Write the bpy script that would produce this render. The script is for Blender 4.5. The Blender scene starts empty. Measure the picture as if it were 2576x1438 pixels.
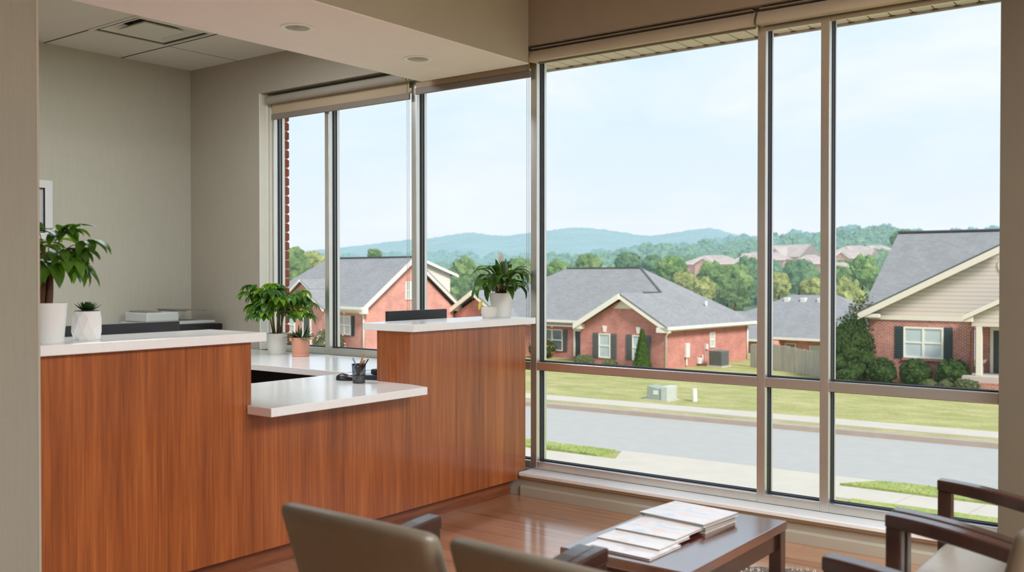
import bpy, bmesh, math, random
from mathutils import Vector, Matrix, Quaternion, noise
random.seed(7)
PI = math.pi
sc = bpy.context.scene
col = bpy.data.collections.new("scene"); sc.collection.children.link(col)
H = 1.326                      # eye height above the office floor
G = H - 5.2                    # ground level of the street outside

# ------------------------------------------------------------------ mesh helper
class MB:
    def __init__(s): s.v = []; s.f = []
    def add(s, vs, fs):
        o = len(s.v); s.v += [tuple(p) for p in vs]; s.f += [tuple(i + o for i in f) for f in fs]; return s
    def box(s, x0, x1, y0, y1, z0, z1):
        return s.add([(x0,y0,z0),(x1,y0,z0),(x1,y1,z0),(x0,y1,z0),(x0,y0,z1),(x1,y0,z1),(x1,y1,z1),(x0,y1,z1)],
                     [(0,3,2,1),(4,5,6,7),(0,1,5,4),(1,2,6,5),(2,3,7,6),(3,0,4,7)])
    def bar(s, a, b, w, t, up=(0,0,1)):
        a = Vector(a); b = Vector(b); d = (b-a).normalized(); u = Vector(up)
        r = d.cross(u)
        if r.length < 1e-5: r = d.cross(Vector((0,1,0)))
        r.normalize(); u = r.cross(d).normalized()
        vs = []
        for p in (a, b):
            for i, j in ((-1,-1),(1,-1),(1,1),(-1,1)): vs.append(p + r*(i*w/2) + u*(j*t/2))
        return s.add(vs, [(0,1,2,3),(7,6,5,4),(0,4,5,1),(1,5,6,2),(2,6,7,3),(3,7,4,0)])
    def prism(s, pts, ext):
        e = Vector(ext); n = len(pts); p = [Vector(q) for q in pts]
        fs = [tuple(range(n)), tuple(range(2*n-1, n-1, -1))]
        fs += [(i, (i+1) % n, (i+1) % n + n, i + n) for i in range(n)]
        return s.add(p + [q + e for q in p], fs)
    def tube(s, path, r, n=10, cap=True):
        P = [Vector(p) for p in path]; m = len(P); R = r if isinstance(r, (list, tuple)) else [r]*m
        vs = []; fs = []; ref = None
        for i, p in enumerate(P):
            d = (P[min(i+1, m-1)] - P[max(i-1, 0)]).normalized()
            if ref is None:
                ref = d.cross(Vector((0,0,1)))
                if ref.length < 1e-3: ref = Vector((1,0,0))
            ref = (ref - d*ref.dot(d)).normalized(); q = d.cross(ref)
            for k in range(n):
                a = 2*PI*k/n; vs.append(p + (ref*math.cos(a) + q*math.sin(a))*R[i])
        for i in range(m-1):
            for k in range(n): fs.append((i*n+k, i*n+(k+1) % n, (i+1)*n+(k+1) % n, (i+1)*n+k))
        if cap: fs += [tuple(range(n-1, -1, -1)), tuple(range((m-1)*n, m*n))]
        return s.add(vs, fs)
    def lathe(s, prof, c=(0,0,0), n=36, sx=1, sy=1):
        vs = []; fs = []; m = len(prof)
        for r, z in prof:
            for k in range(n):
                a = 2*PI*k/n; vs.append((c[0]+r*sx*math.cos(a), c[1]+r*sy*math.sin(a), c[2]+z))
        for i in range(m-1):
            for k in range(n): fs.append((i*n+k, i*n+(k+1) % n, (i+1)*n+(k+1) % n, (i+1)*n+k))
        fs += [tuple(range(n-1, -1, -1)), tuple(range((m-1)*n, m*n))]
        return s.add(vs, fs)
    def strip(s, prof, x0, x1):
        """closed profile [(y,z)] swept along x"""
        return s.prism([(x0, y, z) for y, z in prof], (x1-x0, 0, 0))
    def ico(s, c, r, sub=2, amp=0.0, freq=1.0, sz=1.0, seed=0.0):
        bm = bmesh.new(); bmesh.ops.create_icosphere(bm, subdivisions=sub, radius=1.0)
        bm.verts.ensure_lookup_table(); vs = []
        for v in bm.verts:
            q = v.co; k = 1.0
            if amp:
                k += amp*noise.noise(q*freq + Vector((seed, seed*1.7, -seed))) + .5*amp*noise.noise(q*freq*2.3 + Vector((-seed, 3.1, seed)))
            vs.append((c[0]+q.x*r*k, c[1]+q.y*r*k, c[2]+q.z*r*k*sz))
        fs = [tuple(x.index for x in f.verts) for f in bm.faces]; bm.free()
        return s.add(vs, fs)
    def leaf(s, base, d, up, L, W, droop=.3, fold=.25, seg=6, tip=1.0):
        d = Vector(d).normalized(); up = Vector(up); r = d.cross(up)
        if r.length < 1e-4: r = d.cross(Vector((1,0,0)))
        r.normalize(); p = Vector(base); vs = []; step = L/seg; u = r.cross(d).normalized()
        for i in range(seg+1):
            t = i/seg; w = W*.5*(math.sin(PI*min(1, t**.75))**.9 if 0 < t < 1 else 0)
            w = max(w, .0006)
            vs += [p - r*w + u*fold*w, p, p + r*w + u*fold*w]
            if i < seg:
                d = Quaternion(r, -droop/seg*(1+t)*tip) @ d; d.normalize(); u = r.cross(d).normalized(); p = p + d*step
        fs = []
        for i in range(seg):
            a = i*3; fs += [(a, a+1, a+4, a+3), (a+1, a+2, a+5, a+4)]
        return s.add(vs, fs)
    def build(s, name, mat, parent=None, smooth=False, bevel=0, label=None, seg=2, angle=None, fix=True):
        me = bpy.data.meshes.new(name); me.from_pydata(s.v, [], s.f); me.update()
        if fix:
            bm = bmesh.new(); bm.from_mesh(me); bmesh.ops.recalc_face_normals(bm, faces=bm.faces); bm.to_mesh(me); bm.free()
        me.materials.append(mat)
        if smooth:
            for p in me.polygons: p.use_smooth = True
        o = bpy.data.objects.new(name, me); col.objects.link(o)
        if parent: o.parent = parent
        if bevel:
            b = o.modifiers.new("b", 'BEVEL'); b.width = bevel; b.segments = seg; b.limit_method = 'ANGLE'; b.angle_limit = math.radians(35)
        if smooth and angle:
            try: me.set_sharp_from_angle(angle=math.radians(angle))
            except Exception: pass
        if label: o["label"] = label
        return o

def tag(o, label, cat, group=None, kind=None):
    o["label"] = label
    if cat: o["category"] = cat
    if group: o["group"] = group
    if kind: o["kind"] = kind
    return o
def thing(name, label, cat, loc=(0,0,0), rz=0, group=None):
    o = bpy.data.objects.new(name, None); col.objects.link(o); o.empty_display_size = .1
    o.location = loc; o.rotation_euler = (0, 0, rz)
    return tag(o, label, cat, group)
def struct(name, mb, mat, label, parent=None, **k):
    o = mb.build(name, mat, parent, **k)
    if parent is None: o["kind"] = "structure"; o["label"] = label; o["category"] = "building part"
    return o
def dup(root, loc, rz, label, group=None):
    r = root.copy(); col.objects.link(r); r.location = loc; r.rotation_euler = (0, 0, rz); r["label"] = label
    if group: r["group"] = group
    for ch in list(root.children):
        c = ch.copy(); col.objects.link(c); c.parent = r
        for g in list(ch.children):
            d = g.copy(); col.objects.link(d); d.parent = c
    return r

# ------------------------------------------------------------------ materials
def new_mat(name):
    m = bpy.data.materials.new(name); m.use_nodes = True; nt = m.node_tree
    for n in list(nt.nodes): nt.nodes.remove(n)
    out = nt.nodes.new('ShaderNodeOutputMaterial')
    return m, nt, out
def N(nt, t, **k):
    n = nt.nodes.new(t)
    for a, b in k.items():
        if a in n.inputs: n.inputs[a].default_value = b
        else: setattr(n, a, b)
    return n
def L(nt, a, b): nt.links.new(a, b)
def c4(c): return (c[0], c[1], c[2], 1)
def srgb(r, g, b):
    f = lambda x: (x/255/12.92 if x/255 <= .04045 else ((x/255+.055)/1.055)**2.4)
    return (f(r), f(g), f(b))
def coords(nt, scale=(1,1,1), gen='Object'):
    tc = N(nt, 'ShaderNodeTexCoord'); mp = N(nt, 'ShaderNodeMapping'); mp.inputs['Scale'].default_value = scale
    L(nt, tc.outputs[gen], mp.inputs['Vector']); return mp.outputs['Vector']
def ramp(nt, fac, stops):
    r = N(nt, 'ShaderNodeValToRGB'); e = r.color_ramp.elements
    while len(e) < len(stops): e.new(.5)
    for i, (p, c) in enumerate(stops): e[i].position = p; e[i].color = c4(c)
    L(nt, fac, r.inputs['Fac']); return r.outputs['Color']
def pbr(nt, out, rough=.5, spec=.5, metal=0):
    b = N(nt, 'ShaderNodeBsdfPrincipled'); b.inputs['Roughness'].default_value = rough
    b.inputs['Specular IOR Level'].default_value = spec; b.inputs['Metallic'].default_value = metal
    L(nt, b.outputs[0], out.inputs['Surface']); return b
def bump(nt, b, h, strength=.2, dist=.01):
    n = N(nt, 'ShaderNodeBump'); n.inputs['Strength'].default_value = strength; n.inputs['Distance'].default_value = dist
    L(nt, h, n.inputs['Height']); L(nt, n.outputs[0], b.inputs['Normal'])
def plain(name, c, rough=.5, metal=0, var=.06, scale=6, spec=.5, bmp=0, coat=0, sheen=0):
    m, nt, out = new_mat(name); b = pbr(nt, out, rough, spec, metal)
    n = N(nt, 'ShaderNodeTexNoise', Scale=scale, Detail=3.0); L(nt, coords(nt), n.inputs['Vector'])
    lo = tuple(max(0, x*(1-var)) for x in c); hi = tuple(min(1, x*(1+var)) for x in c)
    L(nt, ramp(nt, n.outputs['Fac'], [(.3, lo), (.7, hi)]), b.inputs['Base Color'])
    if bmp: bump(nt, b, n.outputs['Fac'], bmp)
    if coat: b.inputs['Coat Weight'].default_value = coat; b.inputs['Coat Roughness'].default_value = .12
    if sheen: b.inputs['Sheen Weight'].default_value = sheen
    return m
def wallpaper(name, c):
    m, nt, out = new_mat(name); b = pbr(nt, out, .75, .25)
    a = N(nt, 'ShaderNodeTexNoise', Scale=1.0, Detail=4.0, Roughness=.7); L(nt, coords(nt, (160,160,5)), a.inputs['Vector'])
    d = N(nt, 'ShaderNodeTexNoise', Scale=1.0, Detail=3.0); L(nt, coords(nt, (9,9,240)), d.inputs['Vector'])
    mx = N(nt, 'ShaderNodeMix', data_type='FLOAT'); mx.inputs[0].default_value = .22
    L(nt, a.outputs['Fac'], mx.inputs[2]); L(nt, d.outputs['Fac'], mx.inputs[3])
    lo = tuple(x*.955 for x in c); hi = tuple(x*1.04 for x in c)
    L(nt, ramp(nt, mx.outputs[0], [(.35, lo), (.65, hi)]), b.inputs['Base Color'])
    bump(nt, b, mx.outputs[0], .12, .003)
    return m
def wood(name, cs, scale=(22,22,1.3), rough=.35, coat=.25, cior=1.5):
    """vertical (scaled) grain: fine streaks plus broad veneer strips"""
    m, nt, out = new_mat(name); b = pbr(nt, out, rough, .5)
    v = coords(nt, scale)
    a = N(nt, 'ShaderNodeTexNoise', Scale=1.0, Detail=6.0, Roughness=.62, Distortion=.35); L(nt, v, a.inputs['Vector'])
    v2 = coords(nt, tuple(s*.22 for s in scale)); d = N(nt, 'ShaderNodeTexNoise', Scale=1.0, Detail=2.0, Roughness=.5); L(nt, v2, d.inputs['Vector'])
    v3 = coords(nt, (scale[0]*5, scale[1]*5, scale[2]*2.5)); e = N(nt, 'ShaderNodeTexNoise', Scale=1.0, Detail=3.0); L(nt, v3, e.inputs['Vector'])
    m1 = N(nt, 'ShaderNodeMix', data_type='FLOAT'); m1.inputs[0].default_value = .42; L(nt, a.outputs['Fac'], m1.inputs[2]); L(nt, d.outputs['Fac'], m1.inputs[3])
    m2 = N(nt, 'ShaderNodeMix', data_type='FLOAT'); m2.inputs[0].default_value = .3; L(nt, m1.outputs[0], m2.inputs[2]); L(nt, e.outputs['Fac'], m2.inputs[3])
    L(nt, ramp(nt, m2.outputs[0], [(.34, cs[0]), (.5, cs[1]), (.66, cs[2])]), b.inputs['Base Color'])
    b.inputs['Coat Weight'].default_value = coat; b.inputs['Coat Roughness'].default_value = .16; b.inputs['Coat IOR'].default_value = cior
    bump(nt, b, e.outputs['Fac'], .04, .002)
    return m
def plank_floor(name):
    m, nt, out = new_mat(name); b = pbr(nt, out, .32, .5)
    v = coords(nt)
    br = N(nt, 'ShaderNodeTexBrick', Scale=1.0); br.offset = .37
    br.inputs['Mortar Size'].default_value = .0018; br.inputs['Brick Width'].default_value = 1.25; br.inputs['Row Height'].default_value = .125
    br.inputs['Color1'].default_value = (.2,.2,.2,1); br.inputs['Color2'].default_value = (.8,.8,.8,1); br.inputs['Mortar'].default_value = (0,0,0,1)
    L(nt, v, br.inputs['Vector'])
    a = N(nt, 'ShaderNodeTexNoise', Scale=1.0, Detail=6.0, Distortion=.5); L(nt, coords(nt, (1.6, 26, 1)), a.inputs['Vector'])
    mx = N(nt, 'ShaderNodeMix', data_type='RGBA'); mx.inputs[0].default_value = .35
    L(nt, a.outputs['Fac'], mx.inputs[6]); L(nt, br.outputs['Color'], mx.inputs[7])
    L(nt, ramp(nt, mx.outputs[2], [(.2, srgb(110,72,50)), (.45, srgb(172,122,88)), (.75, srgb(204,154,116))]), b.inputs['Base Color'])
    b.inputs['Coat Weight'].default_value = .8; b.inputs['Coat Roughness'].default_value = .12; b.inputs['Coat IOR'].default_value = 2.1
    bump(nt, b, a.outputs['Fac'], .05, .003)
    return m
def facade_vec(nt, kz=1.0):
    tc = N(nt, 'ShaderNodeTexCoord'); s = N(nt, 'ShaderNodeSeparateXYZ'); L(nt, tc.outputs['Object'], s.inputs[0])
    a = N(nt, 'ShaderNodeMath', operation='ADD'); L(nt, s.outputs[0], a.inputs[0]); L(nt, s.outputs[1], a.inputs[1])
    k = N(nt, 'ShaderNodeMath', operation='MULTIPLY'); L(nt, s.outputs[2], k.inputs[0]); k.inputs[1].default_value = kz
    c = N(nt, 'ShaderNodeCombineXYZ'); L(nt, a.outputs[0], c.inputs[0]); L(nt, k.outputs[0], c.inputs[1]); return c.outputs[0], s
def brick_mat(name, c1, c2, mortar, w=.21, h=.075, ms=.006, rough=.85, haze=0):
    m, nt, out = new_mat(name); b = pbr(nt, out, rough, .2)
    v, s = facade_vec(nt)
    br = N(nt, 'ShaderNodeTexBrick', Scale=1.0); br.inputs['Brick Width'].default_value = w; br.inputs['Row Height'].default_value = h
    br.inputs['Mortar Size'].default_value = ms; br.inputs['Color1'].default_value = c4(c1); br.inputs['Color2'].default_value = c4(c2); br.inputs['Mortar'].default_value = c4(mortar)
    L(nt, v, br.inputs['Vector'])
    n = N(nt, 'ShaderNodeTexNoise', Scale=1.3, Detail=5.0); L(nt, coords(nt), n.inputs['Vector'])
    mx = N(nt, 'ShaderNodeMix', data_type='RGBA', blend_type='MULTIPLY'); mx.inputs[0].default_value = 1
    L(nt, br.outputs['Color'], mx.inputs[6]); L(nt, ramp(nt, n.outputs['Fac'], [(.3, (.82,.82,.82)), (.7, (1.12,1.1,1.1))]), mx.inputs[7])
    L(nt, mx.outputs[2], b.inputs['Base Color'])
    bump(nt, b, br.outputs['Fac'], -.3, .006)
    return m
def shingle_mat(name, c, kz=1.6, row=.16):
    m, nt, out = new_mat(name); b = pbr(nt, out, .9, .2)
    v, s = facade_vec(nt, kz)
    br = N(nt, 'ShaderNodeTexBrick', Scale=1.0); br.inputs['Brick Width'].default_value = .3; br.inputs['Row Height'].default_value = row
    br.inputs['Mortar Size'].default_value = .012; br.inputs['Mortar Smooth'].default_value = .6
    br.inputs['Color1'].default_value = c4(tuple(x*.92 for x in c)); br.inputs['Color2'].default_value = c4(tuple(x*1.07 for x in c)); br.inputs['Mortar'].default_value = c4(tuple(x*.78 for x in c))
    L(nt, v, br.inputs['Vector'])
    n = N(nt, 'ShaderNodeTexNoise', Scale=.9, Detail=5.0); L(nt, coords(nt), n.inputs['Vector'])
    mx = N(nt, 'ShaderNodeMix', data_type='RGBA', blend_type='MULTIPLY'); mx.inputs[0].default_value = 1
    L(nt, br.outputs['Color'], mx.inputs[6]); L(nt, ramp(nt, n.outputs['Fac'], [(.3, (.94,.94,.95)), (.7, (1.04,1.04,1.04))]), mx.inputs[7])
    L(nt, mx.outputs[2], b.inputs['Base Color']); return m
def siding_mat(name, c, pitch=.19):
    m, nt, out = new_mat(name); b = pbr(nt, out, .7, .3)
    v, s = facade_vec(nt)
    k = N(nt, 'ShaderNodeMath', operation='DIVIDE'); L(nt, s.outputs[2], k.inputs[0]); k.inputs[1].default_value = pitch
    fr = N(nt, 'ShaderNodeMath', operation='FRACT'); L(nt, k.outputs[0], fr.inputs[0])
    L(nt, ramp(nt, fr.outputs[0], [(0, tuple(x*.55 for x in c)), (.1, tuple(x*.72 for x in c)), (.2, c), (1, tuple(x*1.04 for x in c))]), b.inputs['Base Color'])
    bump(nt, b, fr.outputs[0], .3, .02); return m
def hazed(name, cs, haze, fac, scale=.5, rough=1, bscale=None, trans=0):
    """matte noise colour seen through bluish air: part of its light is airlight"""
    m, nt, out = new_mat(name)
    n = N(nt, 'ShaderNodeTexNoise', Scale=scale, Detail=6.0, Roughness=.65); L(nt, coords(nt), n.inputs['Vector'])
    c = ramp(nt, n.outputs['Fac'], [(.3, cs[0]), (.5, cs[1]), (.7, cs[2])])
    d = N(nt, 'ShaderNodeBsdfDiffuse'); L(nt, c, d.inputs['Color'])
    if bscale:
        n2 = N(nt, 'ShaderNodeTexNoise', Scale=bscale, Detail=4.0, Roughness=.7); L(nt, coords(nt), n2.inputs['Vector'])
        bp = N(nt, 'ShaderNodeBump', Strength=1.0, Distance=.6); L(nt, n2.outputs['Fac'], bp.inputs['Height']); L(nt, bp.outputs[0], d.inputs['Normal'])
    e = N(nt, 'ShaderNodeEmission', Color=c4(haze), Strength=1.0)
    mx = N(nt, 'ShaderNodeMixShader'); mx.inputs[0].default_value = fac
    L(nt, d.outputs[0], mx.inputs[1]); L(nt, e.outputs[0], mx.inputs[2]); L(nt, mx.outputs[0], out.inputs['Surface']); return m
def grass_mat(name, c1, c2, c3):
    m, nt, out = new_mat(name); b = pbr(nt, out, .95, .1)
    n = N(nt, 'ShaderNodeTexNoise', Scale=.55, Detail=8.0, Roughness=.68); L(nt, coords(nt, (1,1.6,1)), n.inputs['Vector'])
    f = N(nt, 'ShaderNodeTexNoise', Scale=9.0, Detail=4.0, Roughness=.7); L(nt, coords(nt), f.inputs['Vector'])
    mx = N(nt, 'ShaderNodeMix', data_type='FLOAT'); mx.inputs[0].default_value = .4; L(nt, n.outputs['Fac'], mx.inputs[2]); L(nt, f.outputs['Fac'], mx.inputs[3])
    L(nt, ramp(nt, mx.outputs[0], [(.36, c1), (.5, c2), (.64, c3)]), b.inputs['Base Color']); bump(nt, b, f.outputs['Fac'], .5, .04); return m
def leaf_mat(name, c1, c2, trans=.35, tint=(2.2, 2.3, .9, 1)):
    m, nt, out = new_mat(name); b = N(nt, 'ShaderNodeBsdfPrincipled'); b.inputs['Roughness'].default_value = .35
    n = N(nt, 'ShaderNodeTexNoise', Scale=9.0, Detail=2.0); L(nt, coords(nt), n.inputs['Vector'])
    c = ramp(nt, n.outputs['Fac'], [(.35, c1), (.68, c2)]); L(nt, c, b.inputs['Base Color'])
    t = N(nt, 'ShaderNodeBsdfTranslucent'); g = N(nt, 'ShaderNodeMix', data_type='RGBA', blend_type='MULTIPLY'); g.inputs[0].default_value = 1
    L(nt, c, g.inputs[6]); g.inputs[7].default_value = tint; L(nt, g.outputs[2], t.inputs['Color'])
    mx = N(nt, 'ShaderNodeMixShader'); mx.inputs[0].default_value = trans; L(nt, b.outputs[0], mx.inputs[1]); L(nt, t.outputs[0], mx.inputs[2]); L(nt, mx.outputs[0], out.inputs['Surface']); return m
def glass_mat(name, tint=(.985,.995,.995), refl=1.0):
    m, nt, out = new_mat(name)
    t = N(nt, 'ShaderNodeBsdfTransparent', Color=c4(tint)); g = N(nt, 'ShaderNodeBsdfGlossy', Roughness=0.0)
    f = N(nt, 'ShaderNodeLayerWeight', Blend=.5); p5 = N(nt, 'ShaderNodeMath', operation='POWER'); p5.inputs[1].default_value = 5
    L(nt, f.outputs['Facing'], p5.inputs[0]); k = N(nt, 'ShaderNodeMath', operation='MULTIPLY_ADD'); k.inputs[1].default_value = .9*refl; k.inputs[2].default_value = .04*refl
    L(nt, p5.outputs[0], k.inputs[0])
    n = N(nt, 'ShaderNodeTexNoise', Scale=.6); L(nt, coords(nt), n.inputs['Vector'])
    mx = N(nt, 'ShaderNodeMixShader'); L(nt, k.outputs[0], mx.inputs[0]); L(nt, t.outputs[0], mx.inputs[1]); L(nt, g.outputs[0], mx.inputs[2]); L(nt, mx.outputs[0], out.inputs['Surface']); return m
def shade_mat(name, c, trans):
    m, nt, out = new_mat(name); d = N(nt, 'ShaderNodeBsdfDiffuse'); t = N(nt, 'ShaderNodeBsdfTranslucent')
    w = N(nt, 'ShaderNodeTexNoise', Scale=300.0); L(nt, coords(nt), w.inputs['Vector'])
    cc = ramp(nt, w.outputs['Fac'], [(.3, tuple(x*.95 for x in c)), (.7, tuple(x*1.04 for x in c))])
    L(nt, cc, d.inputs['Color']); L(nt, cc, t.inputs['Color'])
    mx = N(nt, 'ShaderNodeMixShader'); mx.inputs[0].default_value = trans; L(nt, d.outputs[0], mx.inputs[1]); L(nt, t.outputs[0], mx.inputs[2]); L(nt, mx.outputs[0], out.inputs['Surface']); return m

MAT = dict(
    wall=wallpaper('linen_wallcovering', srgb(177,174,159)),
    wallb=wallpaper('linen_wallcovering_shaded', srgb(164,157,142)),  # same linen, with the backlit wall's shade put into its colour
    wallp=wallpaper('linen_wallcovering_end', srgb(152,149,135)),  # same linen, darkened to counter the lamp light on this face
    header=plain('header_paint_backlit', srgb(158,147,128), .7, var=.02),  # beige paint darkened, backlit shade over the windows is in the colour
    wallr=plain('taupe_paint_darkened', srgb(100,91,74), .75, var=.03),  # wall paint darkened to offset the fill lamp close by
    paint=plain('beige_paint', srgb(174,168,151), .7, var=.02),
    soffit_bounce=plain('beam_underside_bounce_lit', srgb(244,233,231), .7, var=.015),  # beam paint lightened, bounce from floor and ground is in the colour
    tile=plain('ceiling_tile', srgb(206,202,194), .9, var=.03, scale=90),
    grid=plain('ceiling_grid_joint', srgb(70,62,50), .8),
    white=plain('white_trim_paint', srgb(222,220,210), .45, var=.02),
    sill=plain('white_sill_laminate', srgb(238,238,235), .35, var=.02),
    alu=plain('clear_anodised_aluminium', srgb(228,226,220), .3, metal=.9, var=.03),
    gasket=plain('black_rubber_gasket', srgb(30,32,40), .5, var=.05),
    glass=glass_mat('window_glass', refl=.07),
    floor=plank_floor('plank_floor'),
    desk=wood('cherry_veneer', (srgb(104,50,20), srgb(152,80,34), srgb(186,108,52)), (26,26,1.1), .35, .5, 1.6),
    deskdark=wood('cherry_veneer_toe', (srgb(88,45,26), srgb(126,70,42), srgb(150,88,54)), (1.3,1.3,26)),
    quartz=plain('white_quartz', srgb(240,241,240), .16, var=.015, scale=40),
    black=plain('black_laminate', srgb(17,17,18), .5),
    roller=plain('roller_tube_fabric', srgb(150,143,130), .6, var=.02),
    rollerw=plain('roller_cassette_cream', srgb(196,186,166), .5, var=.02),
    shade=shade_mat('solar_shade_fabric', srgb(206,188,160), .38),
    hem=plain('hem_bar', srgb(128,118,108), .5, var=.03),
    chrome=plain('bead_chain', srgb(150,150,150), .3, metal=.8),
    mahog=wood('mahogany', (srgb(26,10,8), srgb(42,17,12), srgb(60,27,18)), (30,30,3), .3, .8, 1.7),
    mahogtop=wood('mahogany_table', (srgb(60,22,18), srgb(84,34,26), srgb(104,48,36)), (6,30,30), .2, 1, 4.0),
    uphol=plain('taupe_vinyl_shaded', srgb(104,95,80), .42, var=.05, scale=30, bmp=.05),  # backrest vinyl darkened for the shade on its rear side
    seatv=plain('grey_seat_vinyl', srgb(160,152,140), .35, var=.04, scale=30, bmp=.04),
    potw=plain('white_ceramic', srgb(230,230,228), .22, var=.015),
    potm=plain('matte_white_ceramic', srgb(214,210,202), .6, var=.02),
    terra=plain('pink_terracotta', srgb(212,150,124), .7, var=.04),
    soil=plain('potting_soil', srgb(40,28,20), .95, var=.3, scale=60, bmp=.5),
    leaf=leaf_mat('leaf_green', srgb(46,80,28), srgb(96,134,50)),
    leafd=leaf_mat('leaf_dark', srgb(20,40,16), srgb(52,84,26), .25),
    leafl=leaf_mat('leaf_lily', srgb(26,52,20), srgb(78,116,34), .3),
    leafs=leaf_mat('leaf_succulent', srgb(44,66,42), srgb(120,140,104), .1),
    leafy=leaf_mat('leaf_yellow', srgb(190,170,60), srgb(214,200,110), .4),
    stem=plain('plant_stem', srgb(112,92,56), .7, var=.2, scale=30),
    trunk=plain('braided_trunk', srgb(96,62,42), .8, var=.3, scale=25, bmp=.5),
    flower=leaf_mat('spathe_white', srgb(236,230,214), srgb(250,248,240), .4, (1,1,1,1)),
    monitor=plain('monitor_plastic', srgb(40,42,46), .38, var=.05),
    screen=plain('monitor_screen', srgb(12,12,14), .15),
    ptrw=plain('printer_grey_white', srgb(186,190,186), .5, var=.02),
    ptrg=plain('printer_grey', srgb(120,118,108), .5, var=.03),
    ptrb=plain('printer_black', srgb(18,18,17), .25),
    page_shaded=plain('page_shaded', srgb(150,142,128), .7, var=.02),  # page edges darkened, their shadow is part of this colour
    picframe=plain('white_gallery_frame', srgb(205,206,204), .35, var=.02),
    picmat=plain('picture_mount', srgb(176,178,178), .12, var=.03, scale=2),
    mesh_cup=glass_mat('smoked_acrylic', (.62,.66,.7)),
    penb=plain('dark_pen', srgb(30,24,34), .4), penw=plain('wooden_brush', srgb(168,128,80), .6), pengrey=plain('grey_pen', srgb(150,168,178), .35), penr=plain('orange_pen', srgb(196,92,60), .5),
    mouse=plain('mouse_black', srgb(26,24,28), .3), mousek=plain('mouse_button', srgb(176,186,196), .3), pad=plain('pad_navy', srgb(28,34,46), .7),
    vent=plain('diffuser_white', srgb(206,206,198), .5, var=.02), ventd=plain('diffuser_dark', srgb(90,86,74), .8),
    lampin=plain('downlight_reflector_shaded', srgb(176,172,166), .4, var=.02),  # flat disc, grey darkened in place of shade inside a recess
    rug=plain('shag_rug', srgb(138,126,112), .95, var=.45, scale=40, bmp=1.0),
)
# glossy cover artwork: soft pastel blotches
def cover_mat(name, a, b_, c):
    m, nt, out = new_mat(name); b = pbr(nt, out, .3, .5)
    n = N(nt, 'ShaderNodeTexNoise', Scale=9.0, Detail=1.0); L(nt, coords(nt, (1,1.6,1)), n.inputs['Vector'])
    L(nt, ramp(nt, n.outputs['Fac'], [(.36, a), (.5, b_), (.62, c)]), b.inputs['Base Color']); return m
COV = [cover_mat('cover_a', srgb(226,224,226), srgb(232,230,232), srgb(214,206,208)), cover_mat('cover_b', srgb(206,216,222), srgb(230,230,232), srgb(228,214,210)),
       cover_mat('cover_c', srgb(222,214,210), srgb(232,230,230), srgb(218,222,226)), cover_mat('cover_d', srgb(210,220,226), srgb(230,230,233), srgb(230,218,216))]

# ================================================================== ROOM SHELL
YW = 4.65; XB = -6.81; ZC = 2.97; OX0, OX1 = -5.937, -.852; OZ0, OZ1 = .14, 2.688; YO = 4.97
DX = -3.47
struct('floor', MB().box(XB-.1, 3.2, -3.2, YW+.2, -.1, 0), MAT['floor'], 'brown wood plank floor')
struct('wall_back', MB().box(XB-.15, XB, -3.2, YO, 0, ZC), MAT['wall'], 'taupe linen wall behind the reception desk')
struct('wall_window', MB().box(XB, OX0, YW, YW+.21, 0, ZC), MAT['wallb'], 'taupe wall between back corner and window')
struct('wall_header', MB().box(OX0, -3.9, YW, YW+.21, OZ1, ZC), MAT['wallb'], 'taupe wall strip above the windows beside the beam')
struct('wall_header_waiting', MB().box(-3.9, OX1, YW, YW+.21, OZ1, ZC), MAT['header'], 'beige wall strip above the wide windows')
struct('wall_knee', MB().box(OX0, OX1, YW, YW+.21, 0, .12), MAT['paint'], 'low beige wall under the window sill')
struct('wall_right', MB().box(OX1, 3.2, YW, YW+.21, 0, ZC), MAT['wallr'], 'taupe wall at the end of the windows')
struct('wall_east', MB().box(3.2, 3.35, -3.2, YW+.21, 0, ZC), MAT['paint'], 'beige side wall of the waiting room')
struct('wall_rear', MB().box(XB, 3.35, -3.35, -3.2, 0, ZC), MAT['paint'], 'beige rear wall of the waiting room')
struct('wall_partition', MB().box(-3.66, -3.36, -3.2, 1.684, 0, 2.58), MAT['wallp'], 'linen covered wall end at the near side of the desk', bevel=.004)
struct('ceiling', MB().box(XB-.1, -6.195, -3.2, YW+.2, ZC, ZC+.1).box(-5.615, -4.28, -3.2, YW+.2, ZC, ZC+.1).box(-6.195, -5.615, -3.2, 3.445, ZC, ZC+.1).box(-6.195, -5.615, 4.025, YW+.2, ZC, ZC+.1), MAT['tile'], 'suspended tile ceiling over the desk area')
struct('ceiling_waiting', MB().box(-3.42, 3.3, -3.2, YW+.2, ZC, ZC+.1), MAT['tile'], 'ceiling over the waiting area')
be = MB().box(-4.28, -3.42, -3.2, YW, 2.582, ZC+.1)
struct('beam', be, MAT['paint'], 'dropped beige beam over the reception counter')
struct('beam_soffit', MB().box(-4.283, -3.417, -3.2, YW-.002, 2.578, 2.583), MAT['soffit_bounce'], 'underside of the dropped beam, bounce light in its colour')
# ceiling grid: thin dark lines with a narrow flange
gr = MB()
for y in (2.24, 2.85, 3.458, 4.05): gr.box(XB, -4.28, y-.004, y+.004, ZC-.003, ZC+.002)
gr2 = MB()
for x in (-6.2, -5.6, -4.99): gr2.box(x-.003, x+.003, -1, YW, ZC-.002, ZC+.002)
struct('ceiling_grid', gr, MAT['grid'], 'dark joints of the ceiling tiles running to the back wall')
# a faint cross joint only next to the window
struct('ceiling_joint', MB().box(-6.2-.002, -6.2+.002, 4.054, YW, ZC-.002, ZC+.002), MAT['ptrg'], 'faint joint between two ceiling tiles')
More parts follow.
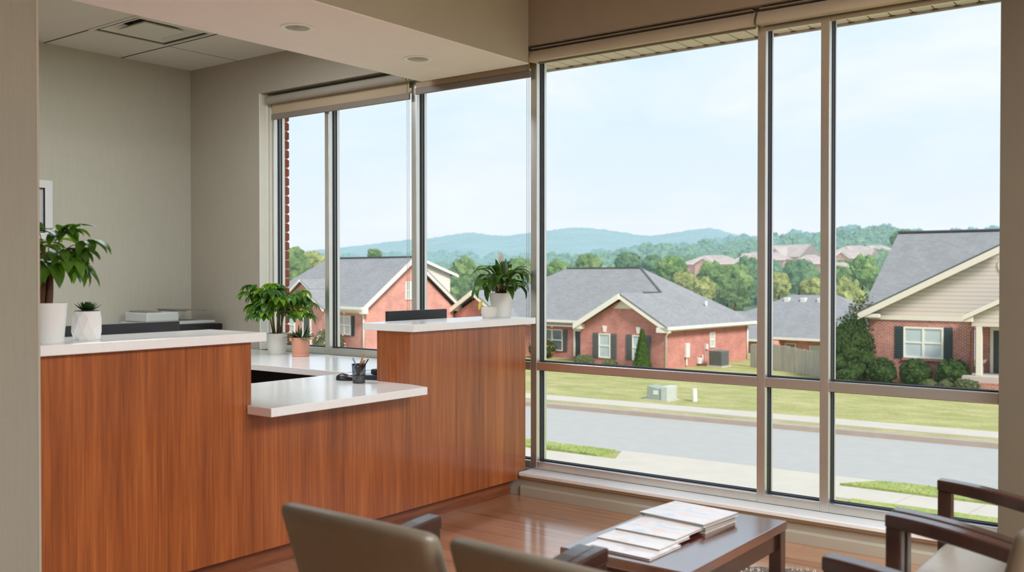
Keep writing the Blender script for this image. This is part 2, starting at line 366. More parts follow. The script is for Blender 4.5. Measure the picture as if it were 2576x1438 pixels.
# ceiling base trims
tr = MB().box(-3.36, 3.2, -3.2, -3.185, 0, .1)
struct('baseboard_window', MB().strip([(YW, 0), (YW-.014, 0), (YW-.014, .05), (YW-.008, .062), (YW, .062)], DX+.0, OX1+.0), MAT['paint'], 'beige baseboard below the windows')
# window stool (sill)
sl = MB().strip([(4.614, .122), (4.75, .122), (4.75, .144), (4.618, .144), (4.614, .14)], DX+.005, OX1-.002)
struct('window_sill', sl, MAT['sill'], 'long white window sill', bevel=.003)
struct('trim_sill_apron', MB().strip([(4.632, .105), (YW, .105), (YW, .122), (4.626, .122)], DX+.005, OX1-.002), MAT['paint'], 'moulding under the window sill')
# jamb liners
jl = MB().box(OX0-.001, OX0+.012, YW-.003, 4.75, .76, OZ1)
jl.box(OX0+.012, OX0+.024, 4.705, 4.716, .76, OZ1); jl.box(OX0+.012, OX0+.03, 4.735, 4.75, .76, OZ1)
struct('trim_jamb', jl, MAT['white'], 'white window jamb liner', bevel=.002)
struct('trim_corner_bead', MB().box(-3.366, -3.3585, 1.677, 1.686, 0, 2.577), MAT['paint'], 'pale corner bead on the wall end')
struct('trim_right_jamb', MB().box(OX1-.012, OX1+.002, YW-.002, 4.76, OZ0, OZ1), MAT['wallr'], 'painted return beside the last window')

# ------------------------------------------------------------------ windows
YF0, YF1 = 4.75, 4.856
bays = [(-5.937, -5.324, 'narrow window bay beside the taupe wall'), (-5.324, -4.466, 'window bay behind the potted plants'), (-4.466, -3.476, 'window bay behind the monitor and peace lily'),
        (-3.476, -2.023, 'wide window bay next to the counter end'), (-2.023, -1.693, 'narrow window bay between two tall mullions'), (-1.693, -.852, 'last wide window bay beside the taupe wall end')]
MW = .045
for i, (x0, x1, lb) in enumerate(bays):
    w = thing('window_%d' % (i+1), 'aluminium framed ' + lb, 'window', (x0, YF0, .144)); w['kind'] = 'structure'
    W = x1 - x0; zt = OZ1 - .144
    m0 = MB().box(0, MW, 0, YF1-YF0, 0, zt)
    m0.build('mullion', MAT['alu'], w, bevel=.003)
    if i == 5: MB().box(W-.03, W-.002, .002, YF1-YF0, 0, zt).build('mullion', MAT['alu'], w, bevel=.003)
    xr = W if i < 5 else W-.03
    MB().box(MW, xr, .001, YF1-YF0, 0, .046).build('sill_rail', MAT['alu'], w, bevel=.003)
    MB().box(MW, xr, .001, YF1-YF0, .602, .651).build('transom_rail', MAT['alu'], w, bevel=.003)
    hz = 2.43 if i != 3 else 2.468
    MB().box(MW, xr, .001, .014, hz, zt).box(MW, xr, .014, .1, 2.5, zt).build('head_rail', MAT['alu'], w, bevel=.002)
    g = MB()
    for (ya, yb) in ((.036, .054), (.064, .076)):
        for (za, zb) in ((.046, .602), (.651, 2.5)):
            g.box(MW, MW+.004, ya, yb, za, zb); g.box(xr-.004, xr, ya, yb, za, zb)
            g.box(MW+.004, xr-.004, ya, yb, za, za+.006); g.box(MW+.004, xr-.004, ya, yb, zb-.006, zb)
    g.build('gasket', MAT['gasket'], w)
    for (za, zb) in ((.05, .598), (.655, 2.51)):
        MB().box(MW+.002, xr-.002, .056, .062, za, zb).build('pane', MAT['glass'], w)

# exterior skin of this building (brick veneer end, soffit, fascia)
bk = MB(); z = G
k = 0
zz = -.2
while zz < 2.74:
    bk.box(-6.3 if k % 2 else -6.25, -5.978, 4.868, 4.972, zz, zz+.06); zz += .0716; k += 1
struct('wall_outer_brick', bk, plain('red_face_brick', srgb(178,92,74), .85, var=.15, scale=12), 'red brick edge of this building outside the window', bevel=.009)
struct('wall_outer_mortar', MB().box(XB, -5.988, 4.865, 4.96, G, 2.74), plain('pale_mortar', srgb(206,196,186), .9), 'pale mortar of the outer brick wall')
struct('wall_outer_lower', MB().box(XB, 3.3, 4.87, 4.95, G, .12), MAT['white'], 'outer wall below the windows')
sf = MB(); x = -7.0
while x < .6:
    sf.box(x+.004, x+.107, 4.87, 5.485, 2.742, 2.75); x += .111
struct('soffit', sf, plain('vinyl_soffit', srgb(242,226,224), .5, var=.02), 'ribbed white eave soffit outside the windows')
sg = MB(); x = -7.0
while x < .6:
    sg.box(x-.004, x+.004, 4.87, 5.485, 2.7445, 2.752); sg.box(x-.016, x+.016, 5.475, 5.489, 2.738, 2.752); x += .111
struct('soffit_grooves', sg, plain('soffit_groove', srgb(120,112,104), .8), 'grooves between the soffit strips')
struct('fascia', MB().box(-7, .6, 5.488, 5.505, 2.729, 2.95), plain('fascia_white', srgb(214,212,216), .5, var=.02), 'white eave edge board outside')
struct('roof_eave', MB().box(-7, 3.3, 4.86, 5.49, 2.76, 3.1), MAT['white'], 'eave of this building')

# ------------------------------------------------------------------ roller shades
def roller(x0, x1, ztube, r, hem, fabric, label, cassette=None, chain=True):
    t = thing('roller_shade', label, 'window shade', ((x0+x1)/2, 4.69, ztube), 0, 'roller shades along the window wall')
    a, b = x0-(x0+x1)/2, x1-(x0+x1)/2
    if cassette:
        prof = [(-.035+.0*k, 0) for k in range(0)]
        pr = [(r*1.0*math.cos(q)-.0, r*1.05*math.sin(q)) for q in [PI*1.42+ (PI*1.0)*0]]
        pts = [(.04, r)] + [(-.006 - .026*math.sin(k/8*PI*.62), r - (2*r)*(k/8)) for k in range(9)] + [(.04, -r*.85)]
        MB().strip(pts, a+.006, b-.006).build('fascia_cover', cassette, t, smooth=True, angle=40)
        pts2 = [(y*1.06, z*1.06) for y, z in pts]
        for q in (a, b): 
            s = 1 if q == a else -1
            MB().strip(pts2, min(q, q+s*.005), max(q, q+s*.005)).build('end_cap', MAT['rollerw'], t)
        MB().box(a+.01, b-.01, -.02, .03, r*1.35, r*1.5).build('mounting_strip', MAT['roller'], t)
    else:
        MB().tube([(a+.012, 0, 0), (b-.012, 0, 0)], r, 28).build('roller_tube', MAT['roller'], t, smooth=True, angle=50)
        for q in (a, b-.008): MB().box(q, q+.008, -r*.9, r*.9, -r*.9, r*1.15).build('bracket', MAT['rollerw'], t, bevel=.004)
    if fabric:
        zt = -.0; zb = fabric - ztube
        MB().box(a+.03, b-.01, .029, .0302, zb, zt).build('shade_fabric', MAT['shade'], t)
    zb = hem - ztube
    MB().strip([(.022, zb), (.040, zb), (.040, zb+.042), (.022, zb+.042)], a+.028, b-.008).build('hem_bar', MAT['hem'], t, bevel=.004)
    if chain:
        ch = MB()
        for q in (0, .022): ch.tube([(b-.03+q*.55, .028+q*.2, -.02), (b-.03+q*.55, .028+q*.2, -1.75)], .0016, 6)
        ch.build('bead_chain', MAT['chrome'], t)
    return t
roller(-5.905, -4.445, 2.635, .031, 2.492, 2.53, 'grey roller shade lowered a little over the two lites by the taupe wall')
roller(-4.425, -3.45, 2.635, .031, 2.516, 2.552, 'tan roller shade lowered a little beside the beam end')
roller(-3.425, -2.012, 2.627, .033, 2.588, None, 'fully raised cream roller shade over the wide bay next to the beam', MAT['rollerw'], False)
roller(-1.992, -.86, 2.627, .033, 2.606, None, 'fully raised cream roller shade over the bays by the far wall end', MAT['rollerw'], False)

# ------------------------------------------------------------------ ceiling fittings
v = thing('air_diffuser', 'square stepped white air vent in the tile ceiling', 'vent', (-5.905, 3.735, ZC))
def frustum(a0, z0, a1, z1, th=.004):
    m = MB(); A = [(-a0,-a0,z0),(a0,-a0,z0),(a0,a0,z0),(-a0,a0,z0)]; B = [(-a1,-a1,z1),(a1,-a1,z1),(a1,a1,z1),(-a1,a1,z1)]
    return m.add(A+B+[(p[0], p[1], p[2]+th) for p in A+B],
        [(0,1,5,4),(1,2,6,5),(2,3,7,6),(3,0,4,7),(8,12,13,9),(9,13,14,10),(10,14,15,11),(11,15,12,8),(0,8,9,1),(1,9,10,2),(2,10,11,3),(3,11,8,0),(4,5,13,12),(5,6,14,13),(6,7,15,14),(7,4,12,15)])
fr = MB()
for (x0, x1, y0, y1) in ((-.29,.29,-.29,-.268), (-.29,.29,.268,.29), (-.29,-.268,-.268,.268), (.268,.29,-.268,.268)): fr.box(x0, x1, y0, y1, -.008, .0)
fr.build('frame', MAT['vent'], v)
sh = MB()
for (x0, x1, y0, y1) in ((-.29,.29,-.29,-.272), (-.29,.29,.272,.29), (-.29,-.272,-.272,.272), (.272,.29,-.272,.272)): sh.box(x0, x1, y0, y1, .0, .12)
sh.build('shaft', MAT['ptrg'], v); MB().box(-.272,.272,-.272,.272,.11,.12).build('duct_opening', MAT['ventd'], v)
frustum(.17, .05, .228, .0).build('louver', MAT['vent'], v)
frustum(.226, .0, .24, .0, .003).build('louver', MAT['vent'], v)
MB().prism([(-.15,-.15,.0),(.15,-.15,.0),(.15,.15,.0),(-.15,.15,.0)], (0,0,.006)).build('centre_plate', MAT['vent'], v, bevel=.003)
frustum(.09, .04, .147, .006).build('centre_cone', MAT['vent'], v)
MB().bar((-.27,0,.07),(.27,0,.07),.012,.012).bar((0,-.27,.07),(0,.27,.07),.012,.012).build('cross_bar', MAT['vent'], v)
def downlight(y, label):
    t = thing('recessed_downlight', label, 'ceiling light', (-3.845, y, 2.578), 0, 'downlights in the beam')
    MB().lathe([(.062,0),(.084,0),(.086,-.003),(.083,-.006),(.064,-.005),(.061,-.001)], n=48).build('trim_ring', MAT['sill'], t, smooth=True, angle=40)
    MB().lathe([(.0615,-.0012),(.0615,-.0008),(.001,-.0006),(.001,-.001)], n=40).build('reflector', MAT['lampin'], t, smooth=True)
    MB().lathe([(.036,-.0016),(.036,-.0012),(.001,-.0012),(.001,-.0016)], c=(.012,.012,0), n=32).build('bulb', plain('unlit_bulb', srgb(170,162,150), .35), t, smooth=True)
downlight(3.25, 'round recessed ceiling light in the beam, nearer the wall end')
downlight(4.144, 'round recessed ceiling light in the beam, nearer the window')

# ------------------------------------------------------------------ reception desk
d = thing('reception_desk', 'cherry veneer reception desk front with stepped heights', 'reception desk', (DX, 1.7, 0))
def P(x0, x1, y0, y1, z0, z1): return MB().box(x0-DX, x1-DX, y0-1.7, y1-1.7, z0, z1)
P(-3.71, DX, 1.69, 2.67, .1, 1.031).build('tall_panel', MAT['desk'], d, bevel=.0015)
P(-3.71, DX, 2.6705, 3.6745, .1, .716).build('low_panel', MAT['desk'], d, bevel=.0015)
MB().prism([(-3.71-DX, y-1.7, z) for y, z in ((3.675,.1),(4.612,.1),(4.612,.147),(4.69,.147),(4.69,1.026),(3.675,1.026))], (.24,0,0)).build('tall_panel', MAT['desk'], d, bevel=.0015)
P(-3.6, -3.54, 1.69, 4.63, 0, .099).build('toe_kick', MAT['deskdark'], d)
P(-4.12, -3.73, 1.7, 2.64, .02, .712).build('inner_cabinet', MAT['black'], d)
P(-4.12, -3.73, 2.66, 4.55, .02, .712).build('inner_cabinet', MAT['black'], d)
def slab(name, mb, label, **k):
    o = mb.build(name, MAT['quartz'], None, bevel=.003); tag(o, label, 'countertop', k.get('group')); return o
slab('countertop', MB().box(-3.84, -3.432, 1.69, 2.725, 1.032, 1.071), 'white raised countertop under the money tree and the faceted pot')
slab('countertop', MB().box(-3.80, -3.43, 3.66, 4.742, 1.027, 1.066), 'white raised countertop carrying the peace lily by the window')
lo = MB().prism([(-3.303,2.645,.717),(-3.303,3.63,.717),(-3.468,3.673,.717),(-3.712,3.673,.717),(-3.712,4.60,.717),(-4.15,4.60,.717),(-4.15,1.8,.717),(-3.712,1.8,.717),(-3.712,2.672,.717),(-3.468,2.672,.717),(-3.468,2.645,.717)], (0,0,.039))
slab('countertop', lo, 'low white countertop stepping down between the two raised parts')
slab('countertop', MB().box(-6.80, -4.152, 3.87, 4.64, .72, .759), 'white back worktop along the window under the potted plants')
slab('countertop', MB().box(-6.80, -6.12, 2.2, 3.868, .72, .759), 'white worktop along the back wall below the printer')
cb = MB().box(-6.79, -4.2, 4.3, 4.6, 0, .718)  # black block put into the knee space to stand for its shade
tag(cb.build('dark_base_block', MAT['black'], None, bevel=.003), 'dark block standing in for shade under the window worktop', 'cabinet')
tag(MB().box(-6.79, -6.2, 2.25, 4.28, 0, .718).build('dark_base_block', MAT['black'], None, bevel=.003), 'dark cabinet below the worktop on the back wall', 'cabinet')

# ------------------------------------------------------------------ things on the desk
def monitor(x, y0, y1, ztop, zdesk, label, tilt=.0):
    yc = (y0+y1)/2; t = thing('monitor', label, 'computer monitor', (x, yc, zdesk)); w = y1-y0; zt = ztop-zdesk; zb = zt-.33
    MB().prism([(0, -w/2, zb), (0, w/2, zb), (0, w/2, zt), (0, -w/2, zt)], (-.03, 0, 0)).build('housing', MAT['monitor'], t, bevel=.004)
    MB().box(-.0335, -.0305, -w/2+.012, w/2-.012, zb+.02, zt-.012).build('screen', MAT['screen'], t)
    MB().box(-.0, .012, -w*.3, w*.3, zb+.05, zt-.08).build('rear_bulge', MAT['monitor'], t, bevel=.005)
    MB().box(.0, .03, -.03, .03, .01, zb+.12).build('neck', MAT['monitor'], t, bevel=.004)
    MB().box(-.1, .1, -.12, .12, 0, .012).build('base', MAT['monitor'], t, bevel=.004)
monitor(-4.02, 2.13, 2.683, 1.106, .756, 'black monitor seen from behind, above the counter with the money tree')
monitor(-3.98, 4.04, 4.555, 1.111, .756, 'dark grey monitor seen from behind, near the peace lily')

# printer on the back worktop
p = thing('printer', 'grey and black multifunction printer in the back corner', 'printer', (-6.45, 4.2, .759))
def B(x0, x1, y0, y1, z0, z1): return MB().box(x0+6.45, x1+6.45, y0-4.2, y1-4.2, z0-.759, z1-.759)
B(-6.74, -6.34, 4.0, 4.57, .76, .895).build('paper_cassette', MAT['ptrw'], p, bevel=.008)
B(-6.74, -6.32, 3.97, 4.60, .896, .95).build('control_panel', MAT['ptrb'], p, bevel=.014)
B(-6.74, -6.36, 3.99, 4.555, .951, .972).build('scanner_lid', MAT['ptrw'], p, bevel=.004)
B(-6.66, -6.42, 4.01, 4.13, .973, 1.055).build('feeder_cover', MAT['ptrg'], p, bevel=.006)
B(-6.70, -6.405, 4.0, 4.27, .973, 1.045).build('document_feeder', MAT['ptrw'], p, bevel=.012)
MB().prism([(-.24,.06,.297),(.0,.06,.297),(.0,.34,.287),(-.24,.34,.287),], (0,0,.008)).build('feed_tray', MAT['ptrg'], p, bevel=.003)
MB().prism([(-.24,.075,.215),(-.24,.075,.296),(-.24,.2,.292)], (.2,0,0)).build('tray_support', MAT['ptrw'], p)

# pen cup, mouse, pad, headset
cu = thing('pen_cup', 'smoky clear cup of pens on the low counter', 'pen holder', (-3.712, 3.545, .757))
MB().lathe([(.030,.0),(.033,.002),(.037,.098),(.0345,.098),(.031,.006),(.0,.006)], n=32).build('cup', MAT['mesh_cup'], cu, smooth=True, angle=40)
MB().lathe([(.0375,.094),(.0375,.099),(.0345,.099),(.0345,.094)], n=32).build('rim', MAT['pad'], cu, smooth=True, angle=40)
MB().lathe([(.0,.001),(.032,.001),(.0345,.04),(.0,.032)], n=24).build('dark_insert', plain('cup_insert', srgb(110,106,102), .7, var=.4, scale=60), cu, smooth=True)
def pen(a, b, r, mat, label, cap=None):
    t = thing('pen', label, 'pen', (-3.712, 3.545, .757), 0)
    MB().tube([a, b], [r, r*.92], 10).build('barrel', mat, t, smooth=True, angle=40)
    if cap: MB().tube([Vector(a).lerp(Vector(b), .8), b], [r*1.15, r*1.05], 10).build('cap', cap, t, smooth=True, angle=40)
ax = Vector((.79, .61, 0))
pen((.01*ax.x, .01*ax.y, .035), (-.032*ax.x, -.032*ax.y, .132), .0045, MAT['pengrey'], 'grey pen leaning out of the pen cup, away from the desk end panel', MAT['pengrey'])
pen((-.006, -.004, .035), (.03*ax.x, .03*ax.y, .118), .006, MAT['penb'], 'dark pen with a wooden end leaning in the cup', MAT['penw'])
pen((-.012, -.006, .035), (.026*ax.x+.01, .026*ax.y-.01, .152), .0055, MAT['penw'], 'tall wooden brush standing in the pen cup')
pen((-.01, .006, .035), (.05*ax.x, .05*ax.y, .125), .0036, MAT['penb'], 'thin dark pen pointing at the desk end panel')
pen((-.0, .0, .033), (-.02*ax.x, -.02*ax.y, .085), .004, MAT['penr'], 'short orange pencil low in the cup')
mo = thing('computer_mouse', 'black computer mouse with grey buttons on the low counter', 'computer mouse', (-3.865, 3.60, .757), math.radians(20))
body = MB(); vs = []; nx, ny = 12, 8
for i in range(nx+1):
    t_ = i/nx; x_ = -.055+.11*t_; hgt = .034*(math.sin(PI*min(1, .12+t_*.95))**.7 if .12+t_*.95 < 1 else 0)*(1.05-.5*t_) + .006; wid = .031*(1-abs(2*t_-1)**4*.45)
    for j in range(ny+1):
        a = PI*j/ny; vs.append((x_, -wid*math.cos(a), max(.0, hgt*math.sin(a)**.6)))
fs = [(i*(ny+1)+j, i*(ny+1)+j+1, (i+1)*(ny+1)+j+1, (i+1)*(ny+1)+j) for i in range(nx) for j in range(ny)]
fs += [tuple(range(ny+1)), tuple(range(nx*(ny+1), (nx+1)*(ny+1)))]
fs += [tuple([i*(ny+1) for i in range(nx+1)] + [i*(ny+1)+ny for i in range(nx, -1, -1)])]
body.add(vs, fs).build('shell', MAT['mouse'], mo, smooth=True, angle=60)
MB().prism([(.012,-.02,.021),(.012,.02,.021),(.05,.014,.0125),(.05,-.014,.0125)], (0,0,.0045)).build('button_panel', MAT['mousek'], mo, bevel=.003)
MB().box(.022,.036,-.003,.003,.02,.0275).build('scroll_wheel', MAT['mouse'], mo, bevel=.002)
kp = thing('telephone', 'dark desk phone half hidden behind the pen cup', 'telephone', (-3.83, 3.77, .757), math.radians(12))
MB().prism([(-.09,-.1,0),(.1,-.1,0),(.1,-.1,.028),(-.09,-.1,.012)], (0,.2,0)).build('base', MAT['pad'], kp, bevel=.004)
MB().bar((.06,-.09,.042), (.06,.09,.042), .045, .03).build('handset', MAT['mouse'], kp, bevel=.008)
MB().box(-.07,.03,-.06,.08,.018,.0225).build('keypad', MAT['mousek'], kp, bevel=.002)

# ------------------------------------------------------------------ potted plants
def pot(t, prof, mat, soil_r, soil_z, name='pot', n=48):
    MB().lathe(prof, n=n).build(name, mat, t, smooth=True, angle=35)
    MB().lathe([(soil_r, soil_z-.006), (soil_r, soil_z), (soil_r*.5, soil_z+.003), (.001, soil_z+.004)], n=28).build('soil', MAT['soil'], t, smooth=True)
def palm(mb, base, d, n, L_, W_, droop, spread=1.0):
    """palmate leaf: n leaflets around the end of a petiole"""
    d = Vector(d).normalized(); s = d.cross(Vector((0,0,1)))
    if s.length < .05: s = Vector((1,0,0))
    s.normalize()
    for k in range(n):
        a = (k/(n-1)-.5)*2*1.5*spread + random.uniform(-.15, .15)
        dd = (d*math.cos(a) + s*math.sin(a)) + Vector((0,0,random.uniform(-.15,.1)))
        mb.leaf(base, dd, (0,0,1), L_*(1-.28*abs(a)/1.5)*random.uniform(.85,1.1), W_*random.uniform(.85,1.1), droop*random.uniform(.7,1.3), .3, 6)
# 1 money tree on the raised counter beside the wall end
rnd = random.Random(3); random.seed(11)
t = thing('potted_money_tree', 'money tree with braided trunk in tall white pot half behind the wall end', 'potted plant', (-3.602, 1.832, 1.071))
pot(t, [(.0,0),(.058,0),(.060,.003),(.074,.145),(.074,.148),(.070,.148),(.066,.13),(.0,.13)], MAT['potw'], .068, .136)
tk = MB()
for q in range(3):
    a0 = q*2*PI/3; tk.tube([(.014*math.cos(a0+z*9)*(1.15-z*1.5), .014*math.sin(a0+z*9)*(1.15-z*1.5), .13+z) for z in [i*.02 for i in range(9)]], [.0135-.0005*i for i in range(9)], 9)
tk.build('trunk', MAT['trunk'], t, smooth=True)
pe = MB(); lf = MB()
camd = Vector((3.6,-1.83,0)).normalized(); right = Vector((.795,.606,0))
spec = []
for k in range(19):
    a = k*2.399; el = random.uniform(-.1, 1.0); spec.append((Vector((math.cos(a)*math.cos(el), math.sin(a)*math.cos(el), math.sin(el))), random.uniform(.06,.13)))
spec += [(right*1.0+Vector((0,0,.5)), .17), (right*.9+Vector((0,0,.4)), .12), (right*1.0+Vector((0,0,-.1)), .11), (right*.7+camd*.5+Vector((0,0,.1)), .13), (right*.45+Vector((0,0,.6)), .14)]
for dv, ln in spec:
    dv = dv.normalized(); b0 = Vector((0,0,.285)); mid = b0 + dv*ln*.6 + Vector((0,0,.03)); en = b0 + dv*ln + Vector((0,0,.02))
    pe.tube([b0, mid, en], [.0022,.0018,.0014], 5); palm(lf, en, dv*.8+Vector((0,0,-.25)), 5, .125, .05, .8)
pe.build('stems', MAT['stem'], t, smooth=True); lf.build('foliage', MAT['leaf'], t, smooth=True, fix=False)
# 2 faceted pot with succulent
t = thing('potted_succulent', 'spiky succulent in faceted glossy white pot on the raised counter', 'potted plant', (-3.615, 1.998, 1.071), .3)
fp = MB(); rg = [(.046,0),(.056,.03),(.055,.085),(.052,.112)]
vs = []; fs = []
for i, (r, z) in enumerate(rg):
    for k in range(9):
        a = 2*PI*(k+.5*(i % 2))/9; rr = r*(1+.03*math.sin(k*2.3+i)); vs.append((rr*math.cos(a), rr*math.sin(a), z))
for i in range(3):
    for k in range(9):
        a, b, c_, e = i*9+k, i*9+(k+1) % 9, (i+1)*9+(k+1) % 9, (i+1)*9+k
        fs += ([(a,b,e),(b,c_,e)] if i % 2 == 0 else [(a,b,c_),(a,c_,e)])
fs += [tuple(range(8,-1,-1)), tuple(range(27,36))]
fp.add(vs, fs).build('pot', MAT['potw'], t, bevel=.002)
MB().lathe([(.046,.110),(.046,.1135),(.001,.115)], n=20).build('soil', MAT['soil'], t)
su = MB()
for k in range(26):
    a = k*2.399; e = .25 + 1.1*(k/26); dv = Vector((math.cos(a)*math.cos(e), math.sin(a)*math.cos(e), math.sin(e)))
    su.leaf(Vector((.018*math.cos(a)*(1-k/30), .018*math.sin(a)*(1-k/30), .112)), dv, (0,0,1), .048-.012*k/26, .016, -.25, .5, 4)
su.build('rosette', MAT['leafd'], t, smooth=True, fix=False)
# 3 umbrella plant on the back worktop
random.seed(21)
t = thing('potted_umbrella_plant', 'bushy green umbrella plant in matte white pot by the window jamb', 'potted plant', (-5.475, 4.435, .759))
pot(t, [(.0,0),(.054,0),(.057,.003),(.070,.07),(.073,.15),(.070,.152),(.066,.145),(.06,.13),(.0,.13)], MAT['potm'], .065, .14)
pe = MB(); lf = MB(); lf2 = MB()
stems = []
for k in range(7):
    a = k*2*PI/7+.3; tp = Vector((math.cos(a)*.075, math.sin(a)*.075, .34+.04*(k % 3))); b0 = Vector((math.cos(a)*.022, math.sin(a)*.022, .135))
    pe.tube([b0, b0.lerp(tp, .5)+Vector((0,0,.015)), tp], [.0055,.0045,.004], 7); stems.append(tp)
for k in range(84):
    s = stems[k % 7]; a = k*2.399; el = random.uniform(-.5, 1.05); dv = Vector((math.cos(a)*math.cos(el)*1.15, math.sin(a)*math.cos(el)*1.15, math.sin(el)*.8)); ln = random.uniform(.05, .17)
    en = s + dv*ln; pe.tube([s, s.lerp(en, .55)+Vector((0,0,.012)), en], [.0022,.0018,.0013], 5)
    palm(lf if k % 4 else lf2, en, Vector((dv.x, dv.y, -.05)), 5, .118, .05, .75)
pe.build('stems', MAT['stem'], t, smooth=True); lf.build('foliage', MAT['leaf'], t, smooth=True, fix=False); lf2.build('young_foliage', leaf_mat('leaf_young', srgb(78,120,28), srgb(140,172,50), .4), t, smooth=True, fix=False)
# 4 terracotta pot
t = thing('potted_succulent', 'trailing grey green succulent in pink terracotta pot with saucer', 'potted plant', (-5.235, 4.447, .759))
pot(t, [(.0,.014),(.056,.014),(.058,.018),(.064,.128),(.064,.131),(.060,.131),(.058,.12),(.0,.12)], MAT['terra'], .058, .124)
MB().lathe([(.0,0),(.054,0),(.059,.003),(.061,.02),(.058,.02),(.056,.013),(.0,.013)], n=44).build('saucer', MAT['terra'], t, smooth=True, angle=35)
su = MB()
for k in range(46):
    a = k*2.399; e = random.uniform(-.05, 1.15); dv = Vector((math.cos(a)*math.cos(e), math.sin(a)*math.cos(e), math.sin(e)))
    su.leaf(Vector((.03*math.cos(a), .03*math.sin(a), .125)), dv, (0,0,1), random.uniform(.06,.11), .017, .6*random.uniform(-1,1), .5, 5)
su.build('foliage', MAT['leafs'], t, smooth=True, fix=False)
# 5 peace lily
random.seed(5)
t = thing('potted_peace_lily', 'peace lily with one white flower in white pot on the raised counter', 'potted plant', (-3.628, 4.655, 1.066))
pot(t, [(.0,0),(.056,0),(.059,.003),(.075,.143),(.075,.147),(.071,.147),(.066,.13),(.0,.13)], MAT['potw'], .068, .136)
lf = MB(); pe = MB(); ly = MB()
for k in range(46):
    a = k*2.399; e = .35 + 1.05*random.random(); reach = random.uniform(.05, .12); dv = Vector((math.cos(a)*math.cos(e), math.sin(a)*math.cos(e), math.sin(e)))
    if dv.y > .45: dv.y = .3
    b0 = Vector((.018*math.cos(a), .018*math.sin(a), .135)); en = b0 + dv*reach + Vector((0,0,.02))
    pe.tube([b0, en], [.0026,.002], 5)
    lf.leaf(en, Vector((dv.x, dv.y, dv.z*.8)), (0,0,1), random.uniform(.13,.185), random.uniform(.052,.068), random.uniform(1.0,1.9), .25, 8)
for s, tlt in ((-.35, .2), (.45, .15)):
    b0 = Vector((0,0,.14)); dv = Vector((right.x*s*.35, right.y*s*.35, 1)); pe.tube([b0, b0+dv*.08], [.003,.0025], 5); lf.leaf(b0+dv*.07, dv, camd, .15, .045, tlt, .4, 8)
ly.leaf(Vector((-.08*right.x, -.08*right.y-.06, .1)), (-right.x*.4, -right.y*.4, -.9), (0,-1,.2), .06, .03, .2)
sp = Vector((.012, -.01, .14)); pe.tube([sp, sp+Vector((-.004,0,.12)), sp+Vector((-.012,-.006,.205))], [.003,.0025,.002], 6)
pe.build('stems', MAT['stem'], t, smooth=True); lf.build('foliage', MAT['leafl'], t, smooth=True, fix=False); ly.build('withered_leaf', MAT['leafy'], t, smooth=True, fix=False)
fl = MB(); tp = sp+Vector((-.016,-.008,.195)); fl.leaf(tp, (.08,-.02,1), camd, .075, .042, -.5, .9, 8); fl.leaf(tp+Vector((.002,0,0)), (.18,.1,1), camd, .085, .03, 1.1, .9, 8)
fl.build('flower', MAT['flower'], t, smooth=True, fix=False)
# small cup
t = tag(MB().lathe([(.0,0),(.036,0),(.042,.004),(.0475,.03),(.047,.055),(.044,.067),(.0415,.067),(.043,.05),(.04,.012),(.0,.012)], n=44).build('ceramic_bowl', MAT['potm'], None, smooth=True, angle=45), 'small grey white ceramic bowl beside the peace lily pot', 'bowl')
t.location = (-3.612, 4.515, 1.066)

# framed picture on the back wall
t = thing('framed_picture', 'white framed picture on the back wall half behind the wall end', 'picture', (XB, 3.2, 1.78))
for (y0,y1,z0,z1) in ((-.3,.3,.184,.214), (-.3,.3,-.214,-.184), (-.3,-.27,-.184,.184), (.27,.3,-.184,.184)):
    pass
def mitre(y0,y1,z0,z1,w,x0,x1):
    out = []
    o = [(y0,z0),(y1,z0),(y1,z1),(y0,z1)]; i = [(y0+w,z0+w),(y1-w,z0+w),(y1-w,z1-w),(y0+w,z1-w)]
    for k in range(4):
        j = (k+1) % 4; out.append(MB().prism([(x0,*o[k]),(x0,*o[j]),(x0,*i[j]),(x0,*i[k])], (x1-x0,0,0)))
    return out
fm = MB()
for q in mitre(-.3,.3,-.214,.214,.056,0,.028): fm.add(q.v, q.f)
fm.build('frame', MAT['picframe'], t, bevel=.002)
ln = MB()
for q in mitre(-.245,.245,-.159,.159,.006,.01,.0275): ln.add(q.v, q.f)
ln.build('inner_line', MAT['black'], t)
MB().box(0, .012, -.242, .242, -.156, .156).build('glazed_print', MAT['picmat'], t)

# ------------------------------------------------------------------ chairs
def arc_back(w, zb, zt, yb, yt, th, sag, n=10):
    """upholstered back: curved in plan, leaning back"""
    m = MB(); vs = []; rows = 8
    for f in (0, 1):
        for j in range(rows+1):
            tz = j/rows; z = zb+(zt-zb)*tz
            for i in range(n+1):
                u = 2*i/n-1; rnd_ = 1.0
                y = yb+(yt-yb)*tz - sag*(1-u*u) + (0 if f == 0 else -th*(1-.25*tz))
                crown = -.012*(u*u)*(tz) 
                vs.append((u*w/2*(1-.02*(1-tz)), y, z+crown*tz))
    k = (rows+1)*(n+1); fs = []
    for j in range(rows):
        for i in range(n):
            a = j*(n+1)+i; fs.append((a, a+1, a+n+2, a+n+1)); fs.append((k+a, k+a+n+1, k+a+n+2, k+a+1))
    for i in range(n):
        fs.append((i, k+i, k+i+1, i+1)); a = rows*(n+1)+i; fs.append((a, a+1, k+a+1, k+a))
    for j in range(rows):
        a = j*(n+1); fs.append((a, a+n+1, k+a+n+1, k+a)); a += n; fs.append((a, k+a, k+a+n+1, a+n+1))
    return m.add(vs, fs)
